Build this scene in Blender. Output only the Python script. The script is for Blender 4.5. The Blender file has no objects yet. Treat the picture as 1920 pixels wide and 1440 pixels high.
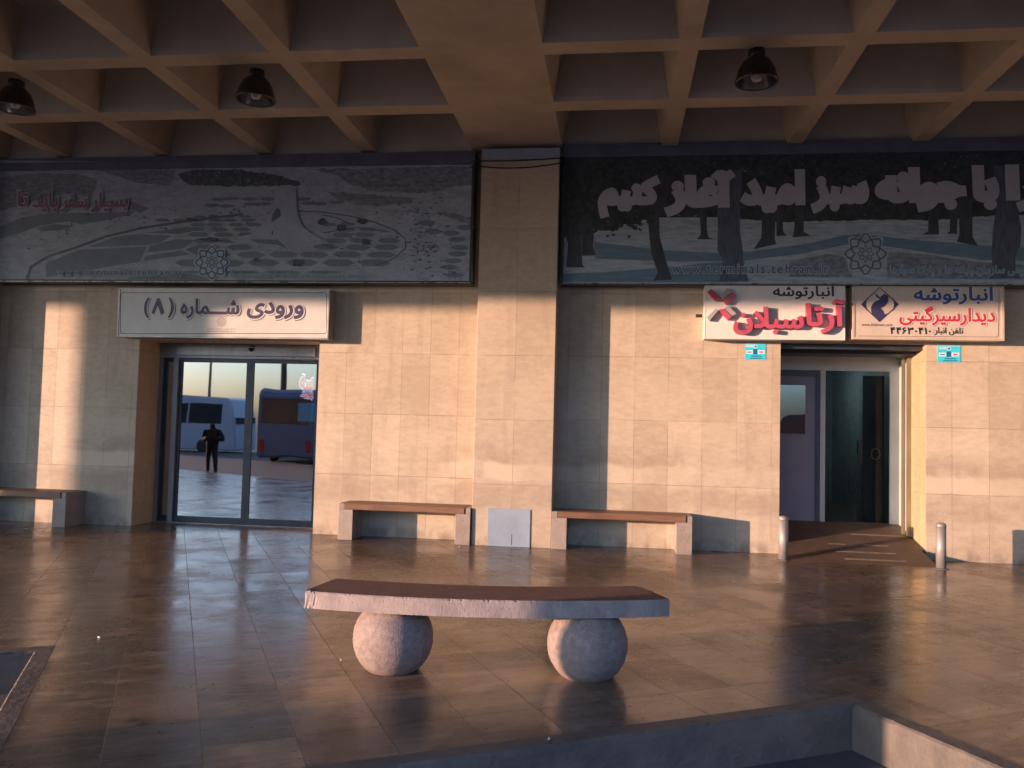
import bpy, bmesh, math, random
import numpy as np
from mathutils import Vector, Matrix
from mathutils.geometry import delaunay_2d_cdt
random.seed(7)
rad = math.radians
sc = bpy.context.scene
col = sc.collection

# ---------------------------------------------------------------- camera
DIST, EYE, FOC = 11.35, 1.6, 1553.0
yaw, pit, rol = rad(-7.221), rad(2.844), rad(1.442)
def _rot():
    cy, sy, cp, sp, cr, sr = math.cos(yaw), math.sin(yaw), math.cos(pit), math.sin(pit), math.cos(rol), math.sin(rol)
    Rz = np.array([[cy, -sy, 0], [sy, cy, 0], [0, 0, 1]])
    B = np.array([[1, 0, 0], [0, 0, -1], [0, 1, 0]])
    Rx = np.array([[1, 0, 0], [0, cp, sp], [0, -sp, cp]])
    Rr = np.array([[cr, -sr, 0], [sr, cr, 0], [0, 0, 1]])
    return Rr @ Rx @ B @ Rz
CM = _rot()
cam = bpy.data.cameras.new('camera')
cam.sensor_width = 36; cam.lens = 36 * FOC / 1920; cam.clip_start = .05; cam.clip_end = 3000
camo = bpy.data.objects.new('camera', cam); col.objects.link(camo)
m = Matrix.Identity(4)
for i in range(3):
    m[i][0] = CM[0][i]; m[i][1] = -CM[1][i]; m[i][2] = -CM[2][i]
m[1][3] = -DIST; m[2][3] = EYE
camo.matrix_world = m
sc.camera = camo

# ---------------------------------------------------------------- sky, sun, exposure
SAZ, SEL = 61.0, 5.0
w = bpy.data.worlds.new("World"); sc.world = w; w.use_nodes = True
nt = w.node_tree
sky = nt.nodes.new('ShaderNodeTexSky'); sky.sky_type = 'NISHITA'; sky.sun_disc = False
sky.sun_elevation = rad(SEL); sky.sun_rotation = rad(180 + SAZ)
sky.air_density = 1.0; sky.dust_density = 3.0; sky.ozone_density = 6.0
hs = nt.nodes.new('ShaderNodeHueSaturation'); hs.inputs['Saturation'].default_value = .78   # thin evening haze
nt.links.new(sky.outputs[0], hs.inputs['Color']); nt.links.new(hs.outputs[0], nt.nodes['Background'].inputs[0])
nt.nodes['Background'].inputs[1].default_value = 0.15
sun = bpy.data.lights.new('sun', 'SUN'); sun.energy = 2.0; sun.angle = rad(.53); sun.color = (.70, .435, .30)
suno = bpy.data.objects.new('sun', sun); col.objects.link(suno)
sd = Vector((math.sin(rad(SAZ)) * math.cos(rad(SEL)), math.cos(rad(SAZ)) * math.cos(rad(SEL)), -math.sin(rad(SEL))))
suno.rotation_euler = sd.to_track_quat('-Z', 'Y').to_euler()
vs = sc.view_settings
vs.view_transform = 'Standard'; vs.look = 'None'; vs.gamma = 1; vs.exposure = 2.85
sc.cycles.max_bounces = 10; sc.cycles.glossy_bounces = 6; sc.cycles.diffuse_bounces = 5

# ---------------------------------------------------------------- helpers
def at(px, py, Y):
    """the world point on the vertical plane y=Y seen at a pixel of the 1920 wide photograph"""
    d = CM.T @ np.array([(px - 960) / FOC, (py - 720) / FOC, 1.0])
    t = (Y + DIST) / d[1]
    return Vector((t * d[0], Y, EYE + t * d[2]))

def nodes(name):
    m = bpy.data.materials.new(name); m.use_nodes = True
    return m, m.node_tree, m.node_tree.nodes, m.node_tree.links, m.node_tree.nodes['Principled BSDF']

def mat(name, c1, c2=None, scale=5.0, rough=.6, bump=0.0, stretch=(1, 1, 1), metal=0.0, detail=6, spec=.5, lo=.35, hi=.65,
        rough2=None, speck=None, coat=0.0, bscale=None):
    m, t, N, L, b = nodes(name)
    b.inputs['Metallic'].default_value = metal; b.inputs['Roughness'].default_value = rough
    b.inputs['Specular IOR Level'].default_value = spec
    b.inputs['Coat Weight'].default_value = coat; b.inputs['Coat Roughness'].default_value = .15
    c1 = (*c1, 1); c2 = (*c2, 1) if c2 else tuple(x * .8 for x in c1[:3]) + (1,)
    g = N.new('ShaderNodeTexCoord'); mp = N.new('ShaderNodeMapping'); mp.inputs['Scale'].default_value = stretch
    L.new(g.outputs['Object'], mp.inputs[0])
    n = N.new('ShaderNodeTexNoise'); n.inputs['Scale'].default_value = scale; n.inputs['Detail'].default_value = detail; n.inputs['Roughness'].default_value = .65
    L.new(mp.outputs[0], n.inputs['Vector'])
    r = N.new('ShaderNodeMapRange'); r.inputs[1].default_value = lo; r.inputs[2].default_value = hi
    L.new(n.outputs[0], r.inputs[0])
    mx = N.new('ShaderNodeMix'); mx.data_type = 'RGBA'; mx.inputs[6].default_value = c1; mx.inputs[7].default_value = c2
    L.new(r.outputs[0], mx.inputs[0]); outc = mx.outputs[2]
    if speck:
        n2 = N.new('ShaderNodeTexNoise'); n2.inputs['Scale'].default_value = speck[0]; n2.inputs['Detail'].default_value = 2
        L.new(mp.outputs[0], n2.inputs['Vector'])
        r2 = N.new('ShaderNodeMapRange'); r2.inputs[1].default_value = speck[1]; r2.inputs[2].default_value = speck[1] + .06
        L.new(n2.outputs[0], r2.inputs[0])
        m2 = N.new('ShaderNodeMix'); m2.data_type = 'RGBA'; m2.inputs[7].default_value = (*speck[2], 1)
        L.new(outc, m2.inputs[6]); L.new(r2.outputs[0], m2.inputs[0]); outc = m2.outputs[2]
    L.new(outc, b.inputs['Base Color'])
    if rough2 is not None:
        rr = N.new('ShaderNodeMapRange'); rr.inputs[1].default_value = .3; rr.inputs[2].default_value = .7; rr.inputs[3].default_value = rough; rr.inputs[4].default_value = rough2
        L.new(n.outputs[0], rr.inputs[0]); L.new(rr.outputs[0], b.inputs['Roughness'])
    if bump:
        nb = N.new('ShaderNodeTexNoise'); nb.inputs['Scale'].default_value = bscale or scale * 6; nb.inputs['Detail'].default_value = 5
        L.new(mp.outputs[0], nb.inputs['Vector'])
        bp = N.new('ShaderNodeBump'); bp.inputs['Strength'].default_value = bump; bp.inputs['Distance'].default_value = .01
        L.new(nb.outputs[0], bp.inputs['Height']); L.new(bp.outputs[0], b.inputs['Normal'])
    return m

def glow(name, c, s):
    m, t, N, L, b = nodes(name); b.inputs['Base Color'].default_value = (*c, 1)
    b.inputs['Emission Color'].default_value = (*c, 1); b.inputs['Emission Strength'].default_value = s
    return m

def link(name, me, mats, parent=None):
    o = bpy.data.objects.new(name, me); col.objects.link(o)
    for x in (mats if isinstance(mats, (list, tuple)) else [mats]):
        me.materials.append(x)
    if parent is not None:
        o.parent = parent
        if parent.type == 'EMPTY': o.matrix_parent_inverse = Matrix.Translation(-Vector(parent.location))
    return o
def empty(name, loc, label, cat, group=None, kind=None):
    o = bpy.data.objects.new(name, None); col.objects.link(o); o.location = loc; o.empty_display_size = .2
    return tag(o, label, cat, group, kind)
def tag(o, label=None, cat=None, group=None, kind=None):
    if label: o['label'] = label
    if cat: o['category'] = cat
    if group: o['group'] = group
    if kind: o['kind'] = kind
    return o
def dup(o, delta, label=None, parent=None):
    c = o.copy(); col.objects.link(c)
    if parent is None: c.location = Vector(o.location) + Vector(delta)
    else:
        c.parent = parent; c.matrix_parent_inverse = o.matrix_parent_inverse.copy()
    if label: c['label'] = label
    for ch in list(o.children): dup(ch, delta, None, c)
    return c

class MB:
    def __init__(s): s.b = bmesh.new()
    def box(s, x0, x1, y0, y1, z0, z1, mi=0, bev=0.0, M=None):
        bb = bmesh.new() if (bev or M) else s.b
        v = [bb.verts.new((x, y, z)) for x in (x0, x1) for y in (y0, y1) for z in (z0, z1)]
        for f in ((0, 1, 3, 2), (4, 6, 7, 5), (0, 4, 5, 1), (2, 3, 7, 6), (0, 2, 6, 4), (1, 5, 7, 3)):
            fc = bb.faces.new([v[i] for i in f]); fc.material_index = mi
        if bb is not s.b:
            if bev: bmesh.ops.bevel(bb, geom=bb.edges[:], offset=bev, segments=2, affect='EDGES', profile=.6)
            for f in bb.faces: f.material_index = mi
            if M: bmesh.ops.transform(bb, matrix=M, verts=bb.verts)
            s.merge(bb)
        return s
    def merge(s, bb):
        me = bpy.data.meshes.new('tmp'); bb.to_mesh(me); bb.free(); s.b.from_mesh(me); bpy.data.meshes.remove(me)
    def poly(s, pts, mi=0):
        f = s.b.faces.new([s.b.verts.new(p) for p in pts]); f.material_index = mi; return s
    def prism(s, pts, vec, mi=0):
        a = [s.b.verts.new(p) for p in pts]; c = [s.b.verts.new(Vector(p) + Vector(vec)) for p in pts]
        s.b.faces.new(a).material_index = mi; s.b.faces.new(c[::-1]).material_index = mi
        n = len(a)
        for i in range(n):
            s.b.faces.new([a[i], c[i], c[(i + 1) % n], a[(i + 1) % n]]).material_index = mi
        return s
    def lathe(s, prof, c, seg=32, mi=0, caps=True):
        rings = []
        for r, z in prof:
            rings.append([s.b.verts.new((c[0] + r * math.cos(2 * math.pi * k / seg), c[1] + r * math.sin(2 * math.pi * k / seg), c[2] + z)) for k in range(seg)])
        for a, b_ in zip(rings, rings[1:]):
            for k in range(seg):
                f = s.b.faces.new([a[k], a[(k + 1) % seg], b_[(k + 1) % seg], b_[k]]); f.material_index = mi; f.smooth = True
        if caps and prof[0][0] > 1e-4: s.b.faces.new(rings[0][::-1]).material_index = mi
        if caps and prof[-1][0] > 1e-4: s.b.faces.new(rings[-1]).material_index = mi
        return s
    def tube(s, pts, r, seg=8, mi=0):
        pts = [Vector(p) for p in pts]; rings = []
        for i, p in enumerate(pts):
            d = (pts[min(i + 1, len(pts) - 1)] - pts[max(i - 1, 0)]).normalized()
            u = d.orthogonal().normalized() if i == 0 else (u - d * u.dot(d)).normalized()
            v = d.cross(u)
            rings.append([s.b.verts.new(p + r * (math.cos(2 * math.pi * k / seg) * u + math.sin(2 * math.pi * k / seg) * v)) for k in range(seg)])
        for a, b_ in zip(rings, rings[1:]):
            for k in range(seg):
                f = s.b.faces.new([a[k], a[(k + 1) % seg], b_[(k + 1) % seg], b_[k]]); f.material_index = mi; f.smooth = True
        s.b.faces.new(rings[0][::-1]).material_index = mi; s.b.faces.new(rings[-1]).material_index = mi
        return s
    def build(s, name, mats, parent=None, recalc=True):
        if recalc: bmesh.ops.recalc_face_normals(s.b, faces=s.b.faces)
        me = bpy.data.meshes.new(name); s.b.to_mesh(me); s.b.free()
        return link(name, me, mats, parent)

# ---------------------------------------------------------------- lettering
JOIN = {  # isolated, final, initial, medial
 'ا': ('\uFE8D', '\uFE8E', None, None), 'آ': ('\uFE81', '\uFE82', None, None), 'ب': ('\uFE8F', '\uFE90', '\uFE91', '\uFE92'),
 'پ': ('\uFB56', '\uFB57', '\uFB58', '\uFB59'), 'ت': ('\uFE95', '\uFE96', '\uFE97', '\uFE98'), 'ج': ('\uFE9D', '\uFE9E', '\uFE9F', '\uFEA0'),
 'د': ('\uFEA9', '\uFEAA', None, None), 'ر': ('\uFEAD', '\uFEAE', None, None), 'ز': ('\uFEAF', '\uFEB0', None, None),
 'س': ('\uFEB1', '\uFEB2', '\uFEB3', '\uFEB4'), 'ش': ('\uFEB5', '\uFEB6', '\uFEB7', '\uFEB8'), 'ط': ('\uFEC1', '\uFEC2', '\uFEC3', '\uFEC4'),
 'ع': ('\uFEC9', '\uFECA', '\uFECB', '\uFECC'), 'غ': ('\uFECD', '\uFECE', '\uFECF', '\uFED0'), 'ف': ('\uFED1', '\uFED2', '\uFED3', '\uFED4'),
 'ک': ('\uFB8E', '\uFB8F', '\uFB90', '\uFB91'), 'گ': ('\uFB92', '\uFB93', '\uFB94', '\uFB95'), 'ل': ('\uFEDD', '\uFEDE', '\uFEDF', '\uFEE0'),
 'م': ('\uFEE1', '\uFEE2', '\uFEE3', '\uFEE4'), 'ن': ('\uFEE5', '\uFEE6', '\uFEE7', '\uFEE8'), 'ه': ('\uFEE9', '\uFEEA', '\uFEEB', '\uFEEC'),
 'و': ('\uFEED', '\uFEEE', None, None), 'ی': ('\uFBFC', '\uFBFD', '\uFBFE', '\uFBFF'), 'ـ': ('ـ', 'ـ', 'ـ', 'ـ')}
def shape(s):
    if not any(c in JOIN for c in s): return s
    s = s.replace('لا', '\u0001')
    J = dict(JOIN); J['\u0001'] = ('\uFEFB', '\uFEFC', None, None)
    out = []
    for i, c in enumerate(s):
        if c not in J: out.append({'(': ')', ')': '('}.get(c, c)); continue
        pv = i > 0 and s[i - 1] in J and J[s[i - 1]][2] is not None
        nx = i + 1 < len(s) and s[i + 1] in J and J[c][2] is not None
        out.append(J[c][(3 if pv else 2) if nx else (1 if pv else 0)])
    r = ''.join(out)[::-1]
    import re
    return re.sub(r'[0-9]+', lambda k: k.group()[::-1], r)

def outline(text, bold, spacing=1.0):
    cu = bpy.data.curves.new('t', 'FONT'); cu.body = text; cu.fill_mode = 'NONE' if hasattr(cu, 'fill_mode') else cu.fill_mode
    cu.resolution_u = 5; cu.space_character = spacing
    ob = bpy.data.objects.new('t', cu); col.objects.link(ob)
    me = ob.to_mesh()
    co = [(v.co.x, v.co.y) for v in me.vertices]
    nb = {}
    nxt = {}
    for e in me.edges:
        nb.setdefault(e.vertices[0], []).append(e.vertices[1]); nb.setdefault(e.vertices[1], []).append(e.vertices[0])
    loops, seen = [], set()
    for s0 in range(len(co)):
        if s0 in seen or s0 not in nb: continue
        lp = [s0]; seen.add(s0); cur = s0
        nx = s0 + 1 if (s0 + 1) in nb[s0] else nb[s0][0]
        while nx not in seen:
            lp.append(nx); seen.add(nx); cur, prev = nx, cur
            c = [k for k in nb[cur] if k not in seen]
            if not c: break
            nx = (cur + 1) if (cur + 1) in c else c[0]
        pts = np.array([co[k] for k in lp])
        keep = [0]
        for k in range(1, len(pts)):
            if np.hypot(*(pts[k] - pts[keep[-1]])) > 1e-4: keep.append(k)
        pts = pts[keep]
        if len(pts) > 2: loops.append(pts)
    ob.to_mesh_clear(); bpy.data.objects.remove(ob); bpy.data.curves.remove(cu)
    def area(p): q = np.roll(p, -1, 0); return .5 * (p[:, 0] * q[:, 1] - q[:, 0] * p[:, 1]).sum()
    if not loops: return []
    big = max(loops, key=lambda p: abs(area(p))); sg = 1 if area(big) > 0 else -1
    res = []
    for p in loops:
        if sg < 0: p = p[::-1]
        if bold:
            a = np.roll(p, 1, 0); c = np.roll(p, -1, 0)
            d1 = p - a; d2 = c - p
            d1 /= np.hypot(d1[:, 0], d1[:, 1])[:, None] + 1e-9; d2 /= np.hypot(d2[:, 0], d2[:, 1])[:, None] + 1e-9
            n1 = np.stack([d1[:, 1], -d1[:, 0]], 1); n2 = np.stack([d2[:, 1], -d2[:, 0]], 1)
            n = n1 + n2; n /= np.hypot(n[:, 0], n[:, 1])[:, None] + 1e-9
            k = 1 / np.clip((n * n1).sum(1), .6, 1)
            p = p + n * (bold * k)[:, None]
        res.append(p)
    return res

def fill(loops):
    V, Eg, n = [], [], 0
    for p in loops:
        V += [tuple(q) for q in p]; Eg += [(n + i, n + (i + 1) % len(p)) for i in range(len(p))]; n += len(p)
    r = delaunay_2d_cdt([Vector(v) for v in V], Eg, [], 0, 1e-5)
    vs_, fs = np.array([tuple(v) for v in r[0]]), r[2]
    A = np.concatenate(loops); B_ = np.concatenate([np.roll(p, -1, 0) for p in loops])
    out = []
    for f in fs:
        c = vs_[list(f)].mean(0)
        up = (A[:, 1] <= c[1]) & (B_[:, 1] > c[1]); dn = (A[:, 1] > c[1]) & (B_[:, 1] <= c[1])
        cr = (B_[:, 0] - A[:, 0]) * (c[1] - A[:, 1]) - (c[0] - A[:, 0]) * (B_[:, 1] - A[:, 1])
        if (up & (cr > 0)).sum() - (dn & (cr < 0)).sum() != 0: out.append(tuple(f))
    return vs_, out

def letters(name, text, box, Y, m, parent, bold=.02, depth=0.0, spacing=1.0, side=None, mirror=False):
    """flat (or raised) lettering fitted into box = px x0, x1, y0, y1 of the photograph, on the plane y=Y"""
    lp = outline(shape(text), bold, spacing)
    if not lp: return None
    vs_, fs = fill(lp)
    used = sorted({i for f in fs for i in f}); lo, hi = vs_[used].min(0), vs_[used].max(0)
    a = at(box[0], box[3], Y); b_ = at(box[1], box[2], Y)
    bm = bmesh.new(); mp = {}
    for i in used:
        u = (vs_[i][0] - lo[0]) / (hi[0] - lo[0]); v = (vs_[i][1] - lo[1]) / (hi[1] - lo[1])
        if mirror: u = 1 - u
        mp[i] = bm.verts.new((a.x + u * (b_.x - a.x), Y, a.z + v * (b_.z - a.z)))
    for f in fs:
        try: bm.faces.new([mp[i] for i in f])
        except ValueError: pass
    bmesh.ops.recalc_face_normals(bm, faces=bm.faces)
    for f in bm.faces:
        if f.normal.y > 0: f.normal_flip()
    if depth:
        g = bmesh.ops.extrude_face_region(bm, geom=bm.faces[:])
        for f in bm.faces: f.material_index = 1
        vv = [e for e in g['geom'] if isinstance(e, bmesh.types.BMVert)]
        for f in g['geom']:
            if isinstance(f, bmesh.types.BMFace): f.material_index = 0
        bmesh.ops.translate(bm, verts=vv, vec=(0, -depth, 0))
    me = bpy.data.meshes.new(name); bm.to_mesh(me); bm.free()
    return link(name, me, [m, side or m] if depth else m, parent)

# ---------------------------------------------------------------- materials of the building
def wall_material(name, bw, bh, x0, z0, base=(.56, .475, .37), alt=(.40, .33, .25), dirt=True, seed=0.0, side=False):
    m, t, N, L, b = nodes(name)
    g = N.new('ShaderNodeNewGeometry'); sp = N.new('ShaderNodeSeparateXYZ'); L.new(g.outputs['Position'], sp.inputs[0])
    cb = N.new('ShaderNodeCombineXYZ')
    ax = N.new('ShaderNodeMath'); ax.operation = 'SUBTRACT'; ax.inputs[1].default_value = x0 - 40 * bw
    az = N.new('ShaderNodeMath'); az.operation = 'SUBTRACT'; az.inputs[1].default_value = z0 - 20 * bh
    sxy = N.new('ShaderNodeMath'); sxy.operation = 'ADD'; L.new(sp.outputs[0], sxy.inputs[0]); L.new(sp.outputs[1], sxy.inputs[1])
    L.new(sxy.outputs[0], ax.inputs[0]); L.new(sp.outputs[2], az.inputs[0])
    L.new(ax.outputs[0], cb.inputs[0]); L.new(az.outputs[0], cb.inputs[1])
    br = N.new('ShaderNodeTexBrick'); br.offset = 0; br.squash = 1
    br.inputs['Scale'].default_value = 1; br.inputs['Brick Width'].default_value = bw; br.inputs['Row Height'].default_value = bh
    br.inputs['Mortar Size'].default_value = .0034; br.inputs['Mortar Smooth'].default_value = .25; br.inputs['Bias'].default_value = 0
    br.inputs['Color1'].default_value = (0, 0, 0, 1); br.inputs['Color2'].default_value = (1, 1, 1, 1); br.inputs['Mortar'].default_value = (.5, .5, .5, 1)
    L.new(cb.outputs[0], br.inputs['Vector'])
    def noise(scale, st, detail=6, ro=.6):
        mp = N.new('ShaderNodeMapping'); mp.inputs['Scale'].default_value = st; mp.inputs['Location'].default_value = (seed, seed, 0)
        L.new(g.outputs['Position'], mp.inputs[0])
        n = N.new('ShaderNodeTexNoise'); n.inputs['Scale'].default_value = scale; n.inputs['Detail'].default_value = detail; n.inputs['Roughness'].default_value = ro
        L.new(mp.outputs[0], n.inputs['Vector']); return n.outputs[0]
    def rng(v, a, c, x=0.0, y=1.0):
        r = N.new('ShaderNodeMapRange'); r.inputs[1].default_value = a; r.inputs[2].default_value = c; r.inputs[3].default_value = x; r.inputs[4].default_value = y
        r.interpolation_type = 'SMOOTHSTEP'; L.new(v, r.inputs[0]); return r.outputs[0]
    def mul(a, c):
        k = N.new('ShaderNodeMath'); k.operation = 'MULTIPLY'
        for i, q in enumerate((a, c)):
            if isinstance(q, float): k.inputs[i].default_value = q
            else: L.new(q, k.inputs[i])
        return k.outputs[0]
    def add(a, c):
        k = N.new('ShaderNodeMath'); k.operation = 'ADD'; k.use_clamp = True
        L.new(a, k.inputs[0]); L.new(c, k.inputs[1]); return k.outputs[0]
    def mix(f, a, c):
        x = N.new('ShaderNodeMix'); x.data_type = 'RGBA'
        if isinstance(f, float): x.inputs[0].default_value = f
        else: L.new(f, x.inputs[0])
        for i, q in ((6, a), (7, c)):
            if isinstance(q, tuple): x.inputs[i].default_value = (*q, 1)
            else: L.new(q, x.inputs[i])
        return x.outputs[2]
    sep = N.new('ShaderNodeSeparateColor'); L.new(br.outputs['Color'], sep.inputs[0])
    big = noise(1.1, (1, 1, 1.6), 8, .65); med = noise(7, (1, 1, 2.2), 8, .7); fine = noise(60, (1, 1, .35), 5, .7)
    f = add(mul(sep.outputs[0], .6), add(mul(rng(big, .35, .65), .35), mul(rng(med, .38, .66), .4)))
    c = mix(f, base, alt)
    c = mix(mul(rng(fine, .58, .75), .32), c, tuple(q * .6 for q in alt))
    # scribbly scratches and brown veins
    vn = noise(3.2, (1, 1, 9), 9, .75)
    c = mix(mul(rng(vn, .60, .70), .26), c, (.27, .19, .13))
    drip = noise(4.2, (1, 1, .16), 6, .6)
    c = mix(mul(rng(drip, .54, .68), .24), c, (.27, .215, .17))
    if dirt:
        zc = sp.outputs[2]
        wob = noise(1.7, (1, 1, .3)); dz = N.new('ShaderNodeMath'); dz.operation = 'MULTIPLY_ADD'; dz.inputs[1].default_value = .26; L.new(wob, dz.inputs[0]); L.new(zc, dz.inputs[2])
        z = dz.outputs[0]
        blot = rng(noise(2.3, (1, 1, 1.2), 7, .65), .36, .6, .25, 1.0)
        b1 = mul(mul(rng(z, 1.19, 1.25), rng(z, 1.30, 1.55, 1, 0)), blot)          # rubbed band where backs lean
        b2 = mul(mul(rng(z, .58, .66), rng(z, .86, .97, 1, 0)), blot)
        b3 = mul(rng(zc, .0, .22, 1, 0), rng(noise(5, (1, 1, .7)), .4, .62))
        xs = rng(noise(.33, (1, 0, 0), 2), .40, .50)
        c = mix(mul(b1, mul(xs, .42)), c, (.225, .165, .12))
        c = mix(mul(b2, .36), c, (.23, .17, .125))
        c = mix(mul(b3, .75), c, (.20, .155, .12))
        pale = mul(mul(rng(z, .97, 1.01), rng(z, 1.17, 1.22, 1, 0)), mul(rng(noise(1.2, (1, 1, .4)), .4, .55), xs))
        c = mix(mul(pale, .7), c, (.57, .48, .375))
    c = mix(mul(br.outputs['Fac'], rng(big, .35, .6, .15, .75)), c, (.20, .155, .12))
    L.new(c, b.inputs['Base Color'])
    L.new(rng(med, .3, .7, .38, .62), b.inputs['Roughness'])
    b.inputs['Specular IOR Level'].default_value = .35
    h = N.new('ShaderNodeMath'); h.operation = 'MULTIPLY_ADD'; h.inputs[1].default_value = -1.2; L.new(br.outputs['Fac'], h.inputs[0])
    hm = mul(fine, .16); L.new(hm, h.inputs[2])
    hh = N.new('ShaderNodeMath'); hh.operation = 'MULTIPLY_ADD'; hh.inputs[1].default_value = .5; L.new(sep.outputs[0], hh.inputs[0]); L.new(h.outputs[0], hh.inputs[2])
    bp = N.new('ShaderNodeBump'); bp.inputs['Strength'].default_value = .5; bp.inputs['Distance'].default_value = .0035
    L.new(hh.outputs[0], bp.inputs['Height']); L.new(bp.outputs[0], b.inputs['Normal'])
    return m
M_wall_r = wall_material('travertine_cladding_right', .452, .86, -.21, -.012, seed=3)
M_wall_l = wall_material('travertine_cladding_left', .405, .86, -4.22, -.012, seed=11)
M_pillar = wall_material('travertine_pillar', .53, .86, -1.88 - .40, -.05, seed=23, base=(.53, .445, .35), alt=(.39, .32, .245))
M_jamb = wall_material('travertine_jamb', .9, .86, -.3, -.012, seed=5, dirt=False, base=(.50, .39, .25), alt=(.42, .32, .2))

def floor_material():
    m, t, N, L, b = nodes('polished_travertine_paving')
    g = N.new('ShaderNodeNewGeometry')
    rt = N.new('ShaderNodeVectorRotate'); rt.rotation_type = 'Z_AXIS'; rt.inputs['Angle'].default_value = -rad(29.3); L.new(g.outputs['Position'], rt.inputs['Vector'])
    # after rotation x = u (across strips), y = v (along strips); brick rows must run along v
    sp = N.new('ShaderNodeSeparateXYZ'); L.new(rt.outputs[0], sp.inputs[0])
    cb = N.new('ShaderNodeCombineXYZ')
    a1 = N.new('ShaderNodeMath'); a1.operation = 'ADD'; a1.inputs[1].default_value = .93 * 40 + 5.54; L.new(sp.outputs[1], a1.inputs[0])
    a2 = N.new('ShaderNodeMath'); a2.operation = 'ADD'; a2.inputs[1].default_value = .4445 * 80 + 6.253; L.new(sp.outputs[0], a2.inputs[0])
    L.new(a1.outputs[0], cb.inputs[0]); L.new(a2.outputs[0], cb.inputs[1])
    br = N.new('ShaderNodeTexBrick'); br.offset = .0; br.inputs['Scale'].default_value = 1
    br.inputs['Brick Width'].default_value = .93; br.inputs['Row Height'].default_value = .4445; br.inputs['Mortar Size'].default_value = .0035
    br.inputs['Mortar Smooth'].default_value = .3
    br.inputs['Color1'].default_value = (0, 0, 0, 1); br.inputs['Color2'].default_value = (1, 1, 1, 1); br.inputs['Mortar'].default_value = (.5, .5, .5, 1)
    L.new(cb.outputs[0], br.inputs['Vector'])
    sep = N.new('ShaderNodeSeparateColor'); L.new(br.outputs['Color'], sep.inputs[0])
    def noise(scale, st, detail=6, ro=.6, loc=0.0, off=None):
        mp = N.new('ShaderNodeMapping'); mp.inputs['Scale'].default_value = st; mp.inputs['Location'].default_value = (loc, loc, 0)
        L.new(rt.outputs[0], mp.inputs[0]); src = mp.outputs[0]
        if off:   # every slab has veins of its own
            ad = N.new('ShaderNodeVectorMath'); ad.operation = 'ADD'; L.new(src, ad.inputs[0])
            sc_ = N.new('ShaderNodeVectorMath'); sc_.operation = 'SCALE'; sc_.inputs['Scale'].default_value = off; L.new(br.outputs['Color'], sc_.inputs[0]); L.new(sc_.outputs[0], ad.inputs[1]); src = ad.outputs[0]
        n = N.new('ShaderNodeTexNoise'); n.inputs['Scale'].default_value = scale; n.inputs['Detail'].default_value = detail; n.inputs['Roughness'].default_value = ro
        L.new(src, n.inputs['Vector']); return n.outputs[0]
    def rng(v, a, c, x=0.0, y=1.0):
        r = N.new('ShaderNodeMapRange'); r.inputs[1].default_value = a; r.inputs[2].default_value = c; r.inputs[3].default_value = x; r.inputs[4].default_value = y
        L.new(v, r.inputs[0]); return r.outputs[0]
    def mix(f, a, c):
        x = N.new('ShaderNodeMix'); x.data_type = 'RGBA'; L.new(f, x.inputs[0])
        for i, q in ((6, a), (7, c)):
            if isinstance(q, tuple): x.inputs[i].default_value = (*q, 1)
            else: L.new(q, x.inputs[i])
        return x.outputs[2]
    def mul(a, c):
        k = N.new('ShaderNodeMath'); k.operation = 'MULTIPLY'
        for i, q in enumerate((a, c)):
            if isinstance(q, float): k.inputs[i].default_value = q
            else: L.new(q, k.inputs[i])
        return k.outputs[0]
    c = mix(sep.outputs[0], (.27, .180, .115), (.105, .066, .041))
    big = noise(.9, (1, 1, 1), 5, .6)
    c = mix(mul(rng(big, .38, .64), .5), c, (.115, .080, .056))
    grey = noise(1.3, (1, 1.6, 1), 6, .6, 21.0)
    c = mix(mul(rng(grey, .5, .62), .55), c, (.18, .145, .115))
    vein = noise(4.5, (.7, 4.5, 1), 9, .72, 3.0, 9.0)
    c = mix(mul(rng(vein, .48, .64), .6), c, (.07, .045, .031))
    v2 = noise(9, (.5, 6, 1), 8, .7, 8.0, 5.0)
    c = mix(mul(rng(v2, .52, .66), .5), c, (.25, .18, .125))
    pit_ = noise(11, (1.2, 4.5, 1), 5, .6, 1.0)
    pf = rng(pit_, .655, .69)
    c = mix(pf, c, (.035, .026, .022))
    st = noise(2.6, (1, 1.5, 1), 4, .5, 14.0)
    sf = rng(st, .63, .68)
    c = mix(mul(sf, .7), c, (.05, .038, .035))
    lane = noise(.55, (1.6, .7, 1), 7, .62, 51.0)
    c = mix(mul(rng(lane, .44, .58), .5), c, (.078, .054, .04))
    pale_ = noise(3.1, (.8, 2.2, 1), 8, .7, 61.0)
    c = mix(mul(rng(pale_, .50, .64), .6), c, (.285, .205, .14))
    jn = noise(2.4, (1, 1, 1), 4, .6, 31.0)
    c = mix(mul(br.outputs['Fac'], rng(jn, .38, .6, .35, .95)), c, (.04, .03, .025))
    gum = noise(17, (1, 1, 1), 1, .4, 40.0)
    c = mix(mul(rng(gum, .755, .775), .8), c, (.05, .04, .038))
    L.new(c, b.inputs['Base Color'])
    wear = noise(1.6, (1, 1, 1), 7, .65, 5.0)
    r0 = rng(wear, .35, .66, .08, .26)
    r0b = N.new('ShaderNodeMath'); r0b.operation = 'MULTIPLY_ADD'; r0b.inputs[1].default_value = .07; L.new(sep.outputs[0], r0b.inputs[0]); L.new(r0, r0b.inputs[2]); r1 = r0b.outputs[0]
    r2 = N.new('ShaderNodeMath'); r2.operation = 'MULTIPLY_ADD'; r2.inputs[1].default_value = .07; L.new(vein, r2.inputs[0]); L.new(r1, r2.inputs[2])
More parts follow.
